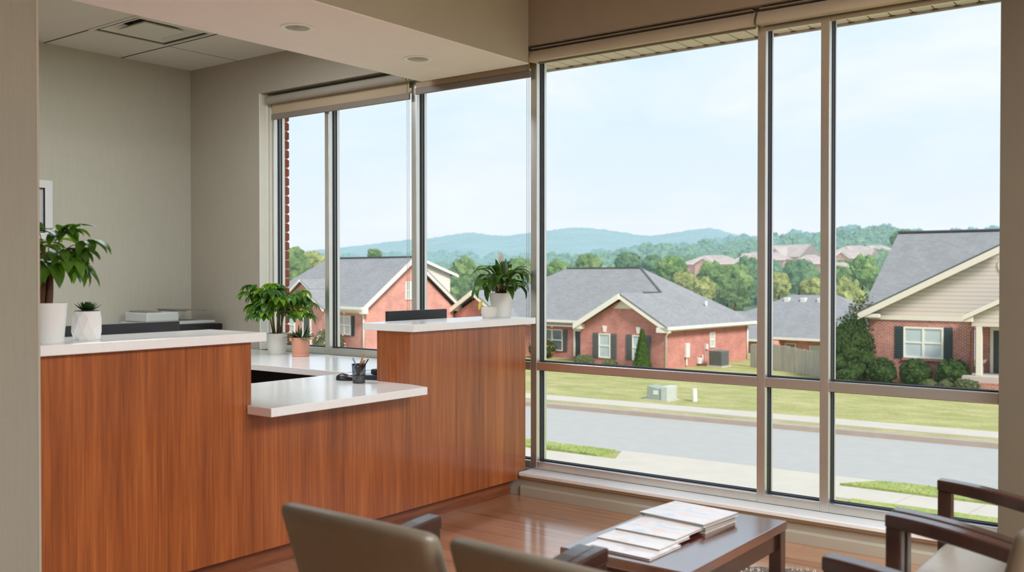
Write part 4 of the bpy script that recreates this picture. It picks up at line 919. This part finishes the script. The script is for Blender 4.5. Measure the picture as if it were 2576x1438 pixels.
# ---- far houses on the hillside -------------------------------------------
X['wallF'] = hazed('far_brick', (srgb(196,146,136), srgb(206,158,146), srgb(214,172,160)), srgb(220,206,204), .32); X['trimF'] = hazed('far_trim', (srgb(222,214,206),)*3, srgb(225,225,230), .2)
F_ = 2430.; YAW = math.radians(37.3); PIT = math.atan(29/2430.)
FW = Vector((-math.sin(YAW)*math.cos(PIT), math.cos(YAW)*math.cos(PIT), -math.sin(PIT))); RT = Vector((math.cos(YAW), math.sin(YAW), 0)); UP = RT.cross(FW)
def at(px, py, d): return Vector((0,0,H)) + (FW + RT*((px-1288)/F_) + UP*((719-py)/F_))*d
def far_house(px, ybase, d, w, dep, wall_h, rise, deg, hip, label):
    c = at(px, ybase, d); t = thing('hillside_house', label, 'house', c, math.radians(deg))
    MB().box(-w/2, w/2, -dep/2, dep/2, -4, wall_h).build('wall', X['wallF'], t)
    o = .5; e = wall_h; q = [(-w/2-o,-dep/2-o,e),(w/2+o,-dep/2-o,e),(w/2+o,dep/2+o,e),(-w/2-o,dep/2+o,e)]; a = w/2+o-(dep/2 if hip else 0); r0=(-a,0,e+rise); r1=(a,0,e+rise)
    roof([[q[0],q[1],r1,r0],[q[1],q[2],r1],[q[2],q[3],r0,r1],[q[3],q[0],r0]], .2).build('roof', X['roofF'], t)
    g = MB(); g.box(-w*.22, w*.12, -dep/2-2.0, -dep/2, -4, wall_h); g.build('wing', X['wallF'], t)
    g0 = (-w*.27, -dep/2-2.5, e); g1 = (w*.17, -dep/2-2.5, e); gm = (-w*.05, -dep/2-2.5, e+rise*.8); gb = (-w*.05, 0, e+rise*.8)
    roof([[g0, gm, gb, (-w*.27, 0, e)], [g1, gm, gb, (w*.17, 0, e)]], .2).build('wing_roof', X['roofF'], t)
    MB().prism([(g0[0]+.4, -dep/2-2.1, e), (g1[0]-.4, -dep/2-2.1, e), (gm[0], -dep/2-2.1, e+rise*.7)], (0,.3,0)).build('gable', X['wallF'], t)
    rk = rake(g0, gm, .5, .1); k2 = rake(g1, gm, .5, .1); rk.add(k2.v, k2.f); rk.box(-w/2-o, w/2+o, -dep/2-o-.1, -dep/2-o, e-.35, e); rk.build('trim', X['trimF'], t)
far_house(1797, 678, 235, 12.2, 8, 1.6, 1.9, 6, True, 'long low pinkish hillside house between the wooded slopes, above the grey ridge of the bungalow')
far_house(1896, 674, 240, 6, 6, 2.2, 1.8, 0, True, 'small pale hillside house half hidden behind the tall mullion')
far_house(1992, 664, 240, 10, 8, 2.0, 2.8, -14, False, 'hillside house with a bright gable seen through the narrow window bay')
far_house(2040, 672, 198, 6.5, 6, 1.0, 1.6, 10, True, 'low pink roofed hillside house below the gabled one')
far_house(1950, 668, 225, 5.5, 6, 1.6, 1.6, 8, True, 'hillside house at the edge of the narrow window bay')
far_house(2150, 652, 265, 11, 8, 1.6, 2.2, 0, True, 'broad pale roofed hillside house high on the slope')
far_house(2205, 645, 285, 9, 7, 1.8, 1.6, -6, True, 'farthest hillside house next to the slate roof edge')
far_house(2130, 665, 215, 8.5, 8, 1.6, 1.9, 12, True, 'grey roofed hillside house just below the broad pale one')
far_house(2168, 668, 240, 6, 6, 1.8, 2.2, -10, False, 'small hillside house with a pink gable')
far_house(2112, 695, 190, 7, 6, 1.0, 1.8, 15, True, 'beige roofed hillside house lowest on the slope')

# ---- ground ---------------------------------------------------------------
gd = MB().prism([(-140,5.0,G),(90,5.0,G),(90,60,G),(-140,60,G)], (0,0,-.2)); struct('ground', gd, X['grass'], 'mown lawn in front of the houses')
gd = MB().add([(-140,60,G-.05),(90,60,G-.05),(140,95,G-2.5),(-240,95,G-2.5)], [(0,1,2,3)]); struct('ground_behind', gd, X['grass'], 'grass falling away behind the houses')
def slabz(name, pts, z0, z1, mat, label): return struct(name, MB().prism([(x, y, G+z0) for x, y in pts], (0,0,z1-z0)), mat, label)
TH = .055
def ln_(x0, y0, xs, k=TH): return [(x, y0+(x-x0)*k) for x in xs]
far_e = ln_(-21.6, 30.7, (-90, 40)); near_e = ln_(-14.2, 24.45, (-90, 40), .03)
slabz('street', near_e + far_e[::-1], -.0, .012, X['asphalt'], 'pale grey asphalt street')
cb1 = ln_(-21.6, 30.7, (-90,40)); cb2 = ln_(-21.6, 31.1, (-90,40)); slabz('curb', cb1 + cb2[::-1], 0, .17, X['curb'], 'far concrete curb of the street')
slabz('sidewalk', ln_(-23,32.5,(-90,40)) + ln_(-23,33.85,(-90,40))[::-1], 0, .05, X['conc'], 'far concrete sidewalk')
slabz('driveway', [(-14.6,24.52),(-14.1,23.3),(-15.4,21.7),(-15.6,19),(-6.2,18.5),(-7.6,22.4),(-7.95,23.75),(-7.3,24.8)], 0, .03, X['conc'], 'pale concrete driveway apron')
slabz('sidewalk_near', [(-60,20.9),(-14.2,22.0),(-14.2,23.3),(-60,22.1)], 0, .025, X['conc'], 'near sidewalk on one side of the driveway')
slabz('sidewalk_near', [(-8.0,22.4),(10,22.9),(10,24.0),(-8.0,23.7)], 0, .025, X['conc'], 'near sidewalk on the other side of the driveway')
jt = MB()
for k in range(9): xx = -6.35+k*1.55; jt.prism([(xx,22.45,G+.025),(xx+.02,22.45,G+.025),(xx+.17,23.85,G+.025),(xx+.15,23.85,G+.025)], (0,0,.002))
struct('sidewalk_joint', jt, X['curb'], 'expansion joints of the near sidewalk')
def verge(name, pts, label):
    o = slabz(name, pts, 0, .07, X['grassn'], label); m = MB(); xs = [p[0] for p in pts]; ys = [p[1] for p in pts]; rr = random.Random(len(pts)*7+int(abs(xs[0])))
    def inside(x, y):
        c = False; j = len(pts)-1
        for i in range(len(pts)):
            if (pts[i][1] > y) != (pts[j][1] > y) and x < (pts[j][0]-pts[i][0])*(y-pts[i][1])/(pts[j][1]-pts[i][1])+pts[i][0]: c = not c
            j = i
        return c
    n = 0
    while n < 2600:
        x = rr.uniform(max(min(xs), -24), min(max(xs), 2)); y = rr.uniform(min(ys), max(ys))
        n += 1
        if not inside(x, y): continue
        b = Vector((x, y, G+.06)); a = rr.uniform(0, PI); s = Vector((math.cos(a)*.02, math.sin(a)*.02, 0)); m.add([b-s, b+s, b+Vector((rr.gauss(0,.03), rr.gauss(0,.03), rr.uniform(.015,.04)))], [(0,1,2)])
    g = m.build('verge_grass', X['grassn'], None, fix=False); tag(g, 'grass blades of the ' + label, 'grass', None, 'stuff')
verge('verge', [(-60,23.3),(-14.75,23.35),(-14.7,24.3),(-60,23.6)], 'near grass strip on the desk side of the driveway')
verge('verge', [(-7.95,23.75),(10,24.05),(10,25.0),(-6.6,24.75),(-7.3,24.6)], 'near grass strip beyond the driveway')
verge('verge', [(-60,18),(-15.5,20.2),(-15.1,21.7),(-17,21.8),(-60,20.6)], 'lawn edge below the window')
verge('verge', [(-6.3,18),(10,18.5),(10,22.7),(-7.2,22.3)], 'lawn below the last window bay')

# utility boxes
t = thing('transformer_box', 'squat green grey utility box on the lawn by the far sidewalk', 'utility box', (-19.35, 35.6, G), math.radians(-4)); t.scale = (.76, .76, .76)
MB().prism([(-.62,-.45,.05),(.42,-.45,.05),(.42,-.45,.62),(-.55,-.45,.78),(-.62,-.45,.72)], (0,.9,0)).build('cabinet', X['metalg'], t, bevel=.03)
MB().box(.3,.72,-.5,.5,.04,.8).build('lid', plain('box_pale', srgb(186,190,184), .6), t, bevel=.03); MB().box(-.2,.12,-.462,-.45,.32,.55).build('notice', X['pvc'], t); MB().box(-.75,.8,-.6,.6,0,.05).build('pad', X['conc'], t)
t = thing('marker_post', 'white utility marker post beside the green grey box', 'post', (-17.98, 35.95, G)); t.scale = (.72, .72, .8); MB().tube([(0,0,0),(-.03,0,.62)], .15, 16).build('tube', X['pvc'], t, smooth=True, angle=40); MB().tube([(-.03,0,.62),(-.035,0,.66)], .16, 16).build('cap', X['pvc'], t, smooth=True, angle=40)

# fence
t = thing('picket_fence', 'weathered grey wooden privacy fence between the brick houses', 'fence', (-22.25, 51.4, G))
pl = MB(); rr = random.Random(4); A_ = Vector((0,0,0)); B_ = Vector((-17.2+22.25, 48.6-51.4, 0)); D_ = (B_-A_); Ln = D_.length; D_.normalize(); ang = math.atan2(D_.y, D_.x); k = 0; s = 0
while s < Ln:
    p = A_ + D_*s; tp = 1.32 + .08*math.sin(s*.8) + rr.uniform(-.03,.03); n_ = Vector((D_.y, -D_.x, 0))*.02
    e = p + D_*.125
    pl.prism([p, e, e+Vector((0,0,tp-.05)), e-D_*.035+Vector((0,0,tp)), p+D_*.035+Vector((0,0,tp)), p+Vector((0,0,tp-.05))], n_); s += .135
pl.build('slat_panel', X['fence'], t); rl = MB()
for zz in (.3, 1.0): rl.bar(A_+Vector((0,.05,zz)), B_+Vector((0,.05,zz)), .05, .09)
rl.build('rail', X['fence'], t)
for q in (0, .33, .66, 1): MB().bar(A_.lerp(B_, q)+Vector((.0,.1,0)), A_.lerp(B_, q)+Vector((0,.1,1.25)), .1, .1, (0,1,0)).build('post', X['fence'], t)

# ---- shrubs ---------------------------------------------------------------
def lumps(mb, c, R, n, sub, amp, sz, rr, freq=2.2):
    for k in range(n):
        a = k*2.399; zf = 1-2*(k+.5)/n; r = math.sqrt(max(0,1-zf*zf)); q = rr.uniform(.55,.75)
        mb.ico((c[0]+R*q*r*math.cos(a), c[1]+R*q*r*math.sin(a), c[2]+R*sz*q*zf), R*rr.uniform(.34,.5), sub, amp, freq, rr.uniform(.85,1.05), rr.uniform(0,50))
def leaves(mb, c, R, n, size, sz, rr):
    for k in range(n):
        d = Vector((rr.gauss(0,1), rr.gauss(0,1), rr.gauss(0,1))).normalized(); q = R*rr.uniform(.8,1.1); p = Vector((c[0]+d.x*q, c[1]+d.y*q, c[2]+d.z*q*sz))
        u = Vector((rr.gauss(0,1), rr.gauss(0,1), rr.gauss(0,1))).normalized(); v = u.cross(d).normalized()*size; u = u*size; mb.add([p-u*.6, p+v*.5, p+u*.6, p-v*.5], [(0,1,2,3)])
def shrub(loc, R, sz, mat, label, seed, name='shrub', size=.09, n=900, cat='shrub', flowers=None):
    rr = random.Random(seed); t = thing(name, label, cat, loc)
    m = MB(); lumps(m, (0,0,R*sz*.85), R*.95, 22, 2, .35, sz, rr); leaves(m, (0,0,R*sz*.9), R*.95, n, size, sz, rr); m.build('foliage', mat, t, fix=False)
    MB().tube([(0,0,0),(0,0,R*sz*.6)], R*.08, 8).build('stem', X['bark'], t)
    if flowers:
        f = MB()
        for k in range(40):
            d = Vector((rr.gauss(0,1), rr.gauss(0,1)-.6, rr.gauss(0,1)+.5)).normalized()*R; f.ico((d.x*1.03, d.y*1.03, R*sz*.9+d.z*sz*1.02), .05, 1)
        f.build('flowers', flowers, t, fix=False)
shrub(world(hr, .93, -.95), .68, .95, X['bush'], 'round clipped green shrub at the brick corner side of the double window', 1)
shrub(world(hr, 2.45, -.95), .70, .92, X['bush'], 'round clipped green shrub below the double window with teal shutters', 2)
shrub(world(hr, 4.15, -1.0), .74, .98, X['bush'], 'round clipped green shrub below the teal shutter next to the porch', 3)
shrub(world(hr, 5.05, -2.6), .5, .6, X['bushl'], 'low pale spreading shrub in front of the porch step', 4)
shrub(world(hr, 3.35, -2.0), .3, .7, X['bushl'], 'small pale plant in front of the round shrubs, nearer the window', 5, n=400)
shrub(world(hr, 4.05, -2.2), .32, .7, X['bushl'], 'small pale plant in front of the round shrubs, nearer the porch', 6, n=400)
shrub(world(hr, -.72, -.8), 1.25, 1.35, X['bush'], 'big loose evergreen shrub against the brick house corner', 7, n=2600, size=.1)
shrub(world(hr, -.45, .9), 1.15, 1.9, X['bushl'], 'tall loose shrub rising behind the big evergreen at the house corner', 8, n=2200, size=.12)
shrub(world(hr, -.6, -1.7), .6, .55, X['bush'], 'low dark shrub at the foot of the big evergreen', 9)
shrub(world(hm, -9.9, 1.2), .85, .75, X['bush'], 'shrub with red blossoms under the bungalow window', 10, n=1200, flowers=X['flowers'])
shrub(world(hm, -4.9, -.8), .55, .5, X['bushl'], 'low loose plant under the grey shuttered window beside the entry', 11)
shrub(world(hm, -3.1, -.8), .45, .45, X['bushl'], 'low loose plant between the two shuttered windows', 12)
shrub(world(hl, -2.2, -1.2), 1.0, .95, X['bushl'], 'rose shrub with pale pink blossoms under the salmon house window', 13, n=1600, flowers=X['pinkf'])
shrub(world(hl, -5.0, -2.6), .8, .6, X['bush'], 'dark low shrub near the salmon house entry', 14, n=1000)
# thuja
t = thing('thuja', 'slim pointed bright green conifer at the bungalow corner', 'conifer', world(hm, -.95, -.75)); rr = random.Random(9); m = MB()
for k in range(11): q = k/10; m.ico((rr.gauss(0,.02), rr.gauss(0,.02), .2+q*1.75), .42*(1-q)**.8+.05, 2, .3, 2.5, 1.1, rr.uniform(0,30))
for k in range(1600):
    q = rr.random()**1.3; a = rr.uniform(0,2*PI); R = (.47*(1-q)**.8+.04)*rr.uniform(.85,1.08); p = Vector((R*math.cos(a), R*math.sin(a), .05+q*2.1)); s = Vector((-math.sin(a),math.cos(a),0))*.035; m.add([p-s, p+s, p+Vector((math.cos(a)*.04, math.sin(a)*.04, .13))], [(0,1,2)])
m.build('foliage', X['thuja'], t, fix=False); MB().tube([(0,0,0),(0,0,.4)], .06, 8).build('trunk', X['bark'], t)

# ---- trees ----------------------------------------------------------------
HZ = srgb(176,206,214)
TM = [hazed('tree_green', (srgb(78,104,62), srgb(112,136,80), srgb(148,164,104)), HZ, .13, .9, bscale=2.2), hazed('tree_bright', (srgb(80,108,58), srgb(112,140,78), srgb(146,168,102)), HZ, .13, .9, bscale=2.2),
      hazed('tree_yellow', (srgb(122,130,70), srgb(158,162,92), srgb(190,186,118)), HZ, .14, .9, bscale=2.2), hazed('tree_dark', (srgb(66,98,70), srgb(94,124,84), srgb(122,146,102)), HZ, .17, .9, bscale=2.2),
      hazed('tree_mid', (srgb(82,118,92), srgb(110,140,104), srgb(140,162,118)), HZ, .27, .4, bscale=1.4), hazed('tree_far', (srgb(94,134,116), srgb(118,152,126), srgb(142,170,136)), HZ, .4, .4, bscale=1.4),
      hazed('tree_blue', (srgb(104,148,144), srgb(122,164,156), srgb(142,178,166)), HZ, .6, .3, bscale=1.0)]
protos = []
for k in range(7):
    rr = random.Random(50+k); m = MB(); n = 15
    for j in range(n):
        a = j*2.399; zf = 1-1.7*(j+.5)/n; r = math.sqrt(max(0, 1-zf*zf)); q = rr.uniform(.5,.72)
        m.ico((q*r*math.cos(a), q*r*math.sin(a), q*zf*1.05), rr.uniform(.34,.5), 2, .55, 2.6, rr.uniform(.85,1.1), rr.uniform(0,60))
    leaves(m, (0,0,0), .98, 1700, .055, 1.05, rr); protos.append((m.v, m.f))
light = []
for k in range(7):
    rr = random.Random(80+k); m = MB()
    for j in range(9):
        a = j*2.399; zf = 1-1.5*(j+.5)/9; r = math.sqrt(max(0, 1-zf*zf)); q = rr.uniform(.45,.65)
        m.ico((q*r*math.cos(a), q*r*math.sin(a), q*zf*1.05), rr.uniform(.42,.56), 2, .6, 2.8, rr.uniform(.85,1.1), rr.uniform(0,60))
    leaves(m, (0,0,0), .98, 260, .08, 1.05, rr); light.append((m.v, m.f))
pm = {}
def crown_mesh(k, ci):
    if (k, ci) not in pm:
        me = bpy.data.meshes.new('crown'); me.from_pydata(protos[k][0], [], protos[k][1]); me.materials.append(TM[ci]); pm[(k, ci)] = me
    return pm[(k, ci)]
trunk_me = None
def tree(p, R, sz, k, ci, label, group, rz=0, parts=True):
    """crown centre at p"""
    global trunk_me
    t = thing('tree', label, 'tree', (p.x, p.y, p.z-R*sz*1.6), rz, group)
    c = bpy.data.objects.new('crown', crown_mesh(k, ci)); col.objects.link(c); c.parent = t; c.location = (0,0,R*sz*1.6); c.scale = (R,R,R*sz)
    if trunk_me is None:
        m = MB().tube([(0,0,-.6),(.02,0,.5),(0,.02,1)], [.09,.07,.05], 8); trunk_me = m.build('tmp_trunk', X['bark'], None); bpy.data.objects.remove(trunk_me); trunk_me = bpy.data.meshes['tmp_trunk']; trunk_me.name = 'trunk'
    o = bpy.data.objects.new('trunk', trunk_me); col.objects.link(o); o.parent = t; o.scale = (R,R,R*sz*1.4)
rr = random.Random(17)
near = [(1692,682,84,2.1,1.0,1,'bright green round tree just past the ridge of the bungalow'),(1725,712,80,1.6,.9,2,'yellow green tree on the slope of the bungalow roof line'),(1770,735,78,1.7,1.1,2,'second yellow green tree, lower down the roof line'),
        (1795,710,92,2.6,1.1,0,'tall olive tree between the bungalow and the hillside houses'),(1850,715,94,2.6,1.15,0,'broad olive tree beside the tall mullion'),(1882,690,110,2.6,1.2,3,'dark tree standing below the small hillside house'),
        (1960,720,88,1.6,1.1,2,'golden tree at the edge of the narrow window bay'),(2010,700,98,3.0,1.0,3,'large dark green tree under the gabled hillside house'),(2048,730,88,1.9,1.0,2,'yellow green tree above the grey hip roof'),
        (2128,750,88,2.2,1.3,2,'golden tree beside the slate roof of the siding house'),(2170,690,98,2.4,1.2,1,'leafy green tree touching the slate roof edge'),(2110,705,96,2.0,1.1,0,'green tree next to the mullion by the golden tree'),
        (1830,742,82,1.4,1.1,0,'willowy pale green tree at the fall of the roof'),(740,678,96,2.6,1.2,0,'olive tree behind the roof end by the outer brick edge'),(785,662,110,2.2,1.0,2,'yellowish tree behind the salmon house roof'),
        (942,640,120,1.4,.8,1,'small round bright tree peeping over the salmon house ridge'),(1150,735,90,2.2,1.0,0,'olive tree past the dormer of the salmon house'),(1165,690,105,2.4,1.2,0,'pale green tree between the salmon house and the peace lily'),
        (1235,720,88,2.6,1.1,0,'green tree behind the peace lily'),(1310,700,92,2.5,1.2,0,'green tree past the mullion beside the peace lily'),(1400,690,105,2.2,1.0,1,'light green tree above the hip end of the bungalow'),(1480,668,120,2.6,.9,0,'green tree behind the bungalow ridge, near its hip end'),
        (1580,664,120,2.6,.9,3,'dark tree behind the bungalow ridge'),(1640,674,110,2.2,1.0,3,'dark green tree at the end of the bungalow ridge'),(1842,752,100,2.6,1.1,0,'low olive tree filling the gap between the two grey roofs'),(1885,745,104,2.6,1.1,3,'dark tree just above the roof behind the fence, beside the tall mullion'),(1935,742,104,2.4,1.1,2,'yellow green tree over the ridge vents'),(2085,762,100,2.2,1.1,0,'low tree beside the wide mullion above the hip end'),(2275,610,200,4.2,1.0,3,'dark tree rising over the end of the slate ridge')]
for i, (px, py, dd, R, sz, ci, lb) in enumerate(near): tree(at(px, py, dd), R*.64, sz, i % 7, ci, lb, None, rr.uniform(0,6))
TL = [(560,640),(727,632),(820,640),(910,640),(1000,632),(1100,628),(1200,634),(1300,640),(1375,640),(1437,632),(1542,626),(1612,616),(1688,610),(1776,602),(1890,588),(1955,580),(2059,582),(2136,560),(2216,567),(2292,569),(2344,576),(2516,574),(2800,574)]
def tl(px):
    for (a, ya), (b, yb) in zip(TL, TL[1:]):
        if a <= px <= b: return ya+(yb-ya)*(px-a)/(b-a)
    return 640
cand = []
HOUSES = [(1735,1862,235,682),(1876,1905,235,676),(1930,2075,205,675),(2085,2240,185,705)]
n = 0
while len(cand) < 1250:
    px = rr.uniform(600, 2700); f = rr.random()**.8; d_ = 112 + f*330; top = tl(px)+rr.uniform(-3,9)
    yb = 722; y = yb + (top+10-yb)*f**.85
    R = rr.uniform(3.0, 4.6)*(.45+.42*f); py = y + R*.55*F_/d_*.5
    bad = False
    for (a, b, hd, hy) in HOUSES:
        if a-25 < px < b+25 and d_ < hd+14 and y < hy+R*F_/d_*.95+2: bad = True
    if bad: continue
    cand.append((d_, px, py, R))
cand.sort()
st = {4: MB(), 5: MB(), 6: MB()}
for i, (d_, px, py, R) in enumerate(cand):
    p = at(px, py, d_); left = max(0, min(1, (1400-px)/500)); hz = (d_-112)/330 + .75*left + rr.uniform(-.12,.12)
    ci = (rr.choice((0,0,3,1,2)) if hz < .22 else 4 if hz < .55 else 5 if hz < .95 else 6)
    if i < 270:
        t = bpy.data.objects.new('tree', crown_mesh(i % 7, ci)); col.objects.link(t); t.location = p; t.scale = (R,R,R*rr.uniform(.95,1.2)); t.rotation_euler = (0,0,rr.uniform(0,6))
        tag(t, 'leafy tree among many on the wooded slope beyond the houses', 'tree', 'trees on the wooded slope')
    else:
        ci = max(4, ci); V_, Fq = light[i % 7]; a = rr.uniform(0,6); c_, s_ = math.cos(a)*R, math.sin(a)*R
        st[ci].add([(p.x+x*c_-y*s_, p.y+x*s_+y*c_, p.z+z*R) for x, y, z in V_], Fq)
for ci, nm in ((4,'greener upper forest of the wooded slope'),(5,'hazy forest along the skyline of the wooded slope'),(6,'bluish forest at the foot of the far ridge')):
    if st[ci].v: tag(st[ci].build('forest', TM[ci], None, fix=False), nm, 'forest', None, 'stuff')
# wooded slope ground
hs = MB(); cols = []
for px in range(400, 2900, 50):
    c_ = [at(px, 800, 96)]
    for f in (0,.25,.5,.75,1.0):
        d_ = 108+f*345; y = 735 + (tl(px)+14-735)*f**.85; c_.append(at(px, y+ (14 if f < 1 else 6), d_))
    cols.append(c_)
for a in range(len(cols)-1):
    for j in range(5): hs.add([cols[a][j], cols[a+1][j], cols[a+1][j+1], cols[a][j+1]], [(0,1,2,3)])
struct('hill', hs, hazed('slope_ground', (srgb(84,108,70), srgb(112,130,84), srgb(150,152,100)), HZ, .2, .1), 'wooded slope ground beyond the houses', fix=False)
# far ridge
RG = [(200,650),(560,640),(760,632),(910,617),(960,610),(1040,601),(1075,600),(1130,591),(1165,586),(1190,584),(1230,590),(1270,594),(1310,588),(1375,580),(1410,576),(1440,572),(1480,573),(1520,577),(1560,583),(1610,591),(1640,592),(1690,586),(1740,578),(1780,573),(1810,577),(1845,588),(1900,600),(2100,612),(2600,620),(3000,625)]
def rgy(px):
    for (a, ya), (b, yb) in zip(RG, RG[1:]):
        if a <= px <= b: return ya+(yb-ya)*(px-a)/(b-a)
    return 640
rd = MB(); cols = []
for i in range(701):
    px = 200+i*4; c_ = []
    for j in range(15):
        f = j/14; d_ = 700+f*900; y0 = 690; y = y0+(rgy(px)-y0)*f**.8; y -= (noise.noise(Vector((px*.09, j*2.1, 0)))*1.5+noise.noise(Vector((px*.3, j*3.7, 5)))*1.2)*(.6+.5*f); c_.append(at(px, y, d_))
    cols.append(c_)
vs = [p for c_ in cols for p in c_]; fs = [(a*15+j, (a+1)*15+j, (a+1)*15+j+1, a*15+j+1) for a in range(700) for j in range(14)]
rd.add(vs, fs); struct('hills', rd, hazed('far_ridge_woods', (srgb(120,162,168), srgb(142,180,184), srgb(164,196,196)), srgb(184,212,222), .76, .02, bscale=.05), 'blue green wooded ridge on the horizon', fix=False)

# ================================================================== LIGHT, SKY, CAMERA
wd = bpy.data.worlds.new('sky'); sc.world = wd; wd.use_nodes = True; nt = wd.node_tree
for n_ in list(nt.nodes): nt.nodes.remove(n_)
out = nt.nodes.new('ShaderNodeOutputWorld'); bg = nt.nodes.new('ShaderNodeBackground'); L(nt, bg.outputs[0], out.inputs['Surface'])
tc = N(nt, 'ShaderNodeTexCoord'); sx = N(nt, 'ShaderNodeSeparateXYZ'); L(nt, tc.outputs['Generated'], sx.inputs[0])
base = ramp(nt, sx.outputs[2], [(0, srgb(226,233,241)), (.06, srgb(224,233,243)), (.16, srgb(214,231,242)), (.35, srgb(206,228,243)), (1, srgb(170,206,236))])
mp = N(nt, 'ShaderNodeMapping'); mp.inputs['Scale'].default_value = (2.2,2.2,7.5); L(nt, tc.outputs['Generated'], mp.inputs['Vector'])
cn = N(nt, 'ShaderNodeTexNoise', Scale=1.6, Detail=6.0, Roughness=.55, Distortion=.35); L(nt, mp.outputs[0], cn.inputs['Vector'])
cf = ramp(nt, cn.outputs['Fac'], [(.42, (0,0,0)), (.66, (1,1,1))])
mx = N(nt, 'ShaderNodeMix', data_type='RGBA'); mx.inputs[7].default_value = c4(srgb(234,239,248))
mul = N(nt, 'ShaderNodeMath', operation='MULTIPLY'); mul.inputs[1].default_value = .9; L(nt, cf, mul.inputs[0]); L(nt, mul.outputs[0], mx.inputs[0]); L(nt, base, mx.inputs[6])
L(nt, mx.outputs[2], bg.inputs['Color']); bg.inputs['Strength'].default_value = 1.16

def sun(direction, e, color, ang):
    l = bpy.data.lights.new('sun', 'SUN'); l.energy = e; l.color = color; l.angle = math.radians(ang); o = bpy.data.objects.new('sun', l); col.objects.link(o)
    o.rotation_euler = Vector(direction).to_track_quat('-Z', 'Y').to_euler(); o.location = (0, 0, 30)
sun((-.66, .34, -.68), 4.6, (1, .95, .87), 14)
def area(loc, sx_, sy_, e, color, rot=(0,0,0)):
    l = bpy.data.lights.new('room_fill', 'AREA'); l.shape = 'RECTANGLE'; l.size = sx_; l.size_y = sy_; l.energy = e; l.color = color
    o = bpy.data.objects.new('room_fill_light', l); col.objects.link(o); o.location = loc; o.rotation_euler = rot
FILL_TINT = (.93, .98, 1.04)  # unseen area lamps under the ceiling, added as fill for the room
area((1.75, 2.2, 2.95), 2.4, 3.0, 410, FILL_TINT)
area((1.4, -1.6, 2.95), 2.6, 1.8, 50, FILL_TINT)
area((-4.9, 3.0, 2.95), .9, 1.7, 52, FILL_TINT)
area((-4.9, -1.0, 2.95), .8, 2.2, 60, FILL_TINT)

cam = bpy.data.cameras.new('camera'); co = bpy.data.objects.new('camera', cam); col.objects.link(co)
cam.sensor_fit = 'HORIZONTAL'; cam.sensor_width = 36; cam.lens = 36*F_/2576; cam.clip_start = .05; cam.clip_end = 5000
co.location = (0, 0, H); co.rotation_euler = (PI/2-PIT, 0, YAW)
cam.dof.use_dof = True; cam.dof.focus_distance = 6.2; cam.dof.aperture_fstop = 3.4
sc.camera = co
sc.view_settings.view_transform = 'Standard'; sc.view_settings.look = 'None'; sc.view_settings.exposure = 0; sc.view_settings.gamma = 1
cy = sc.cycles; cy.max_bounces = 8; cy.diffuse_bounces = 5; cy.glossy_bounces = 3; cy.transmission_bounces = 6; cy.transparent_max_bounces = 12; cy.caustics_reflective = False; cy.caustics_refractive = False
cy.use_denoising = True; cy.sample_clamp_indirect = 6.0
try: cy.denoiser = 'OPENIMAGEDENOISE'
except Exception: pass
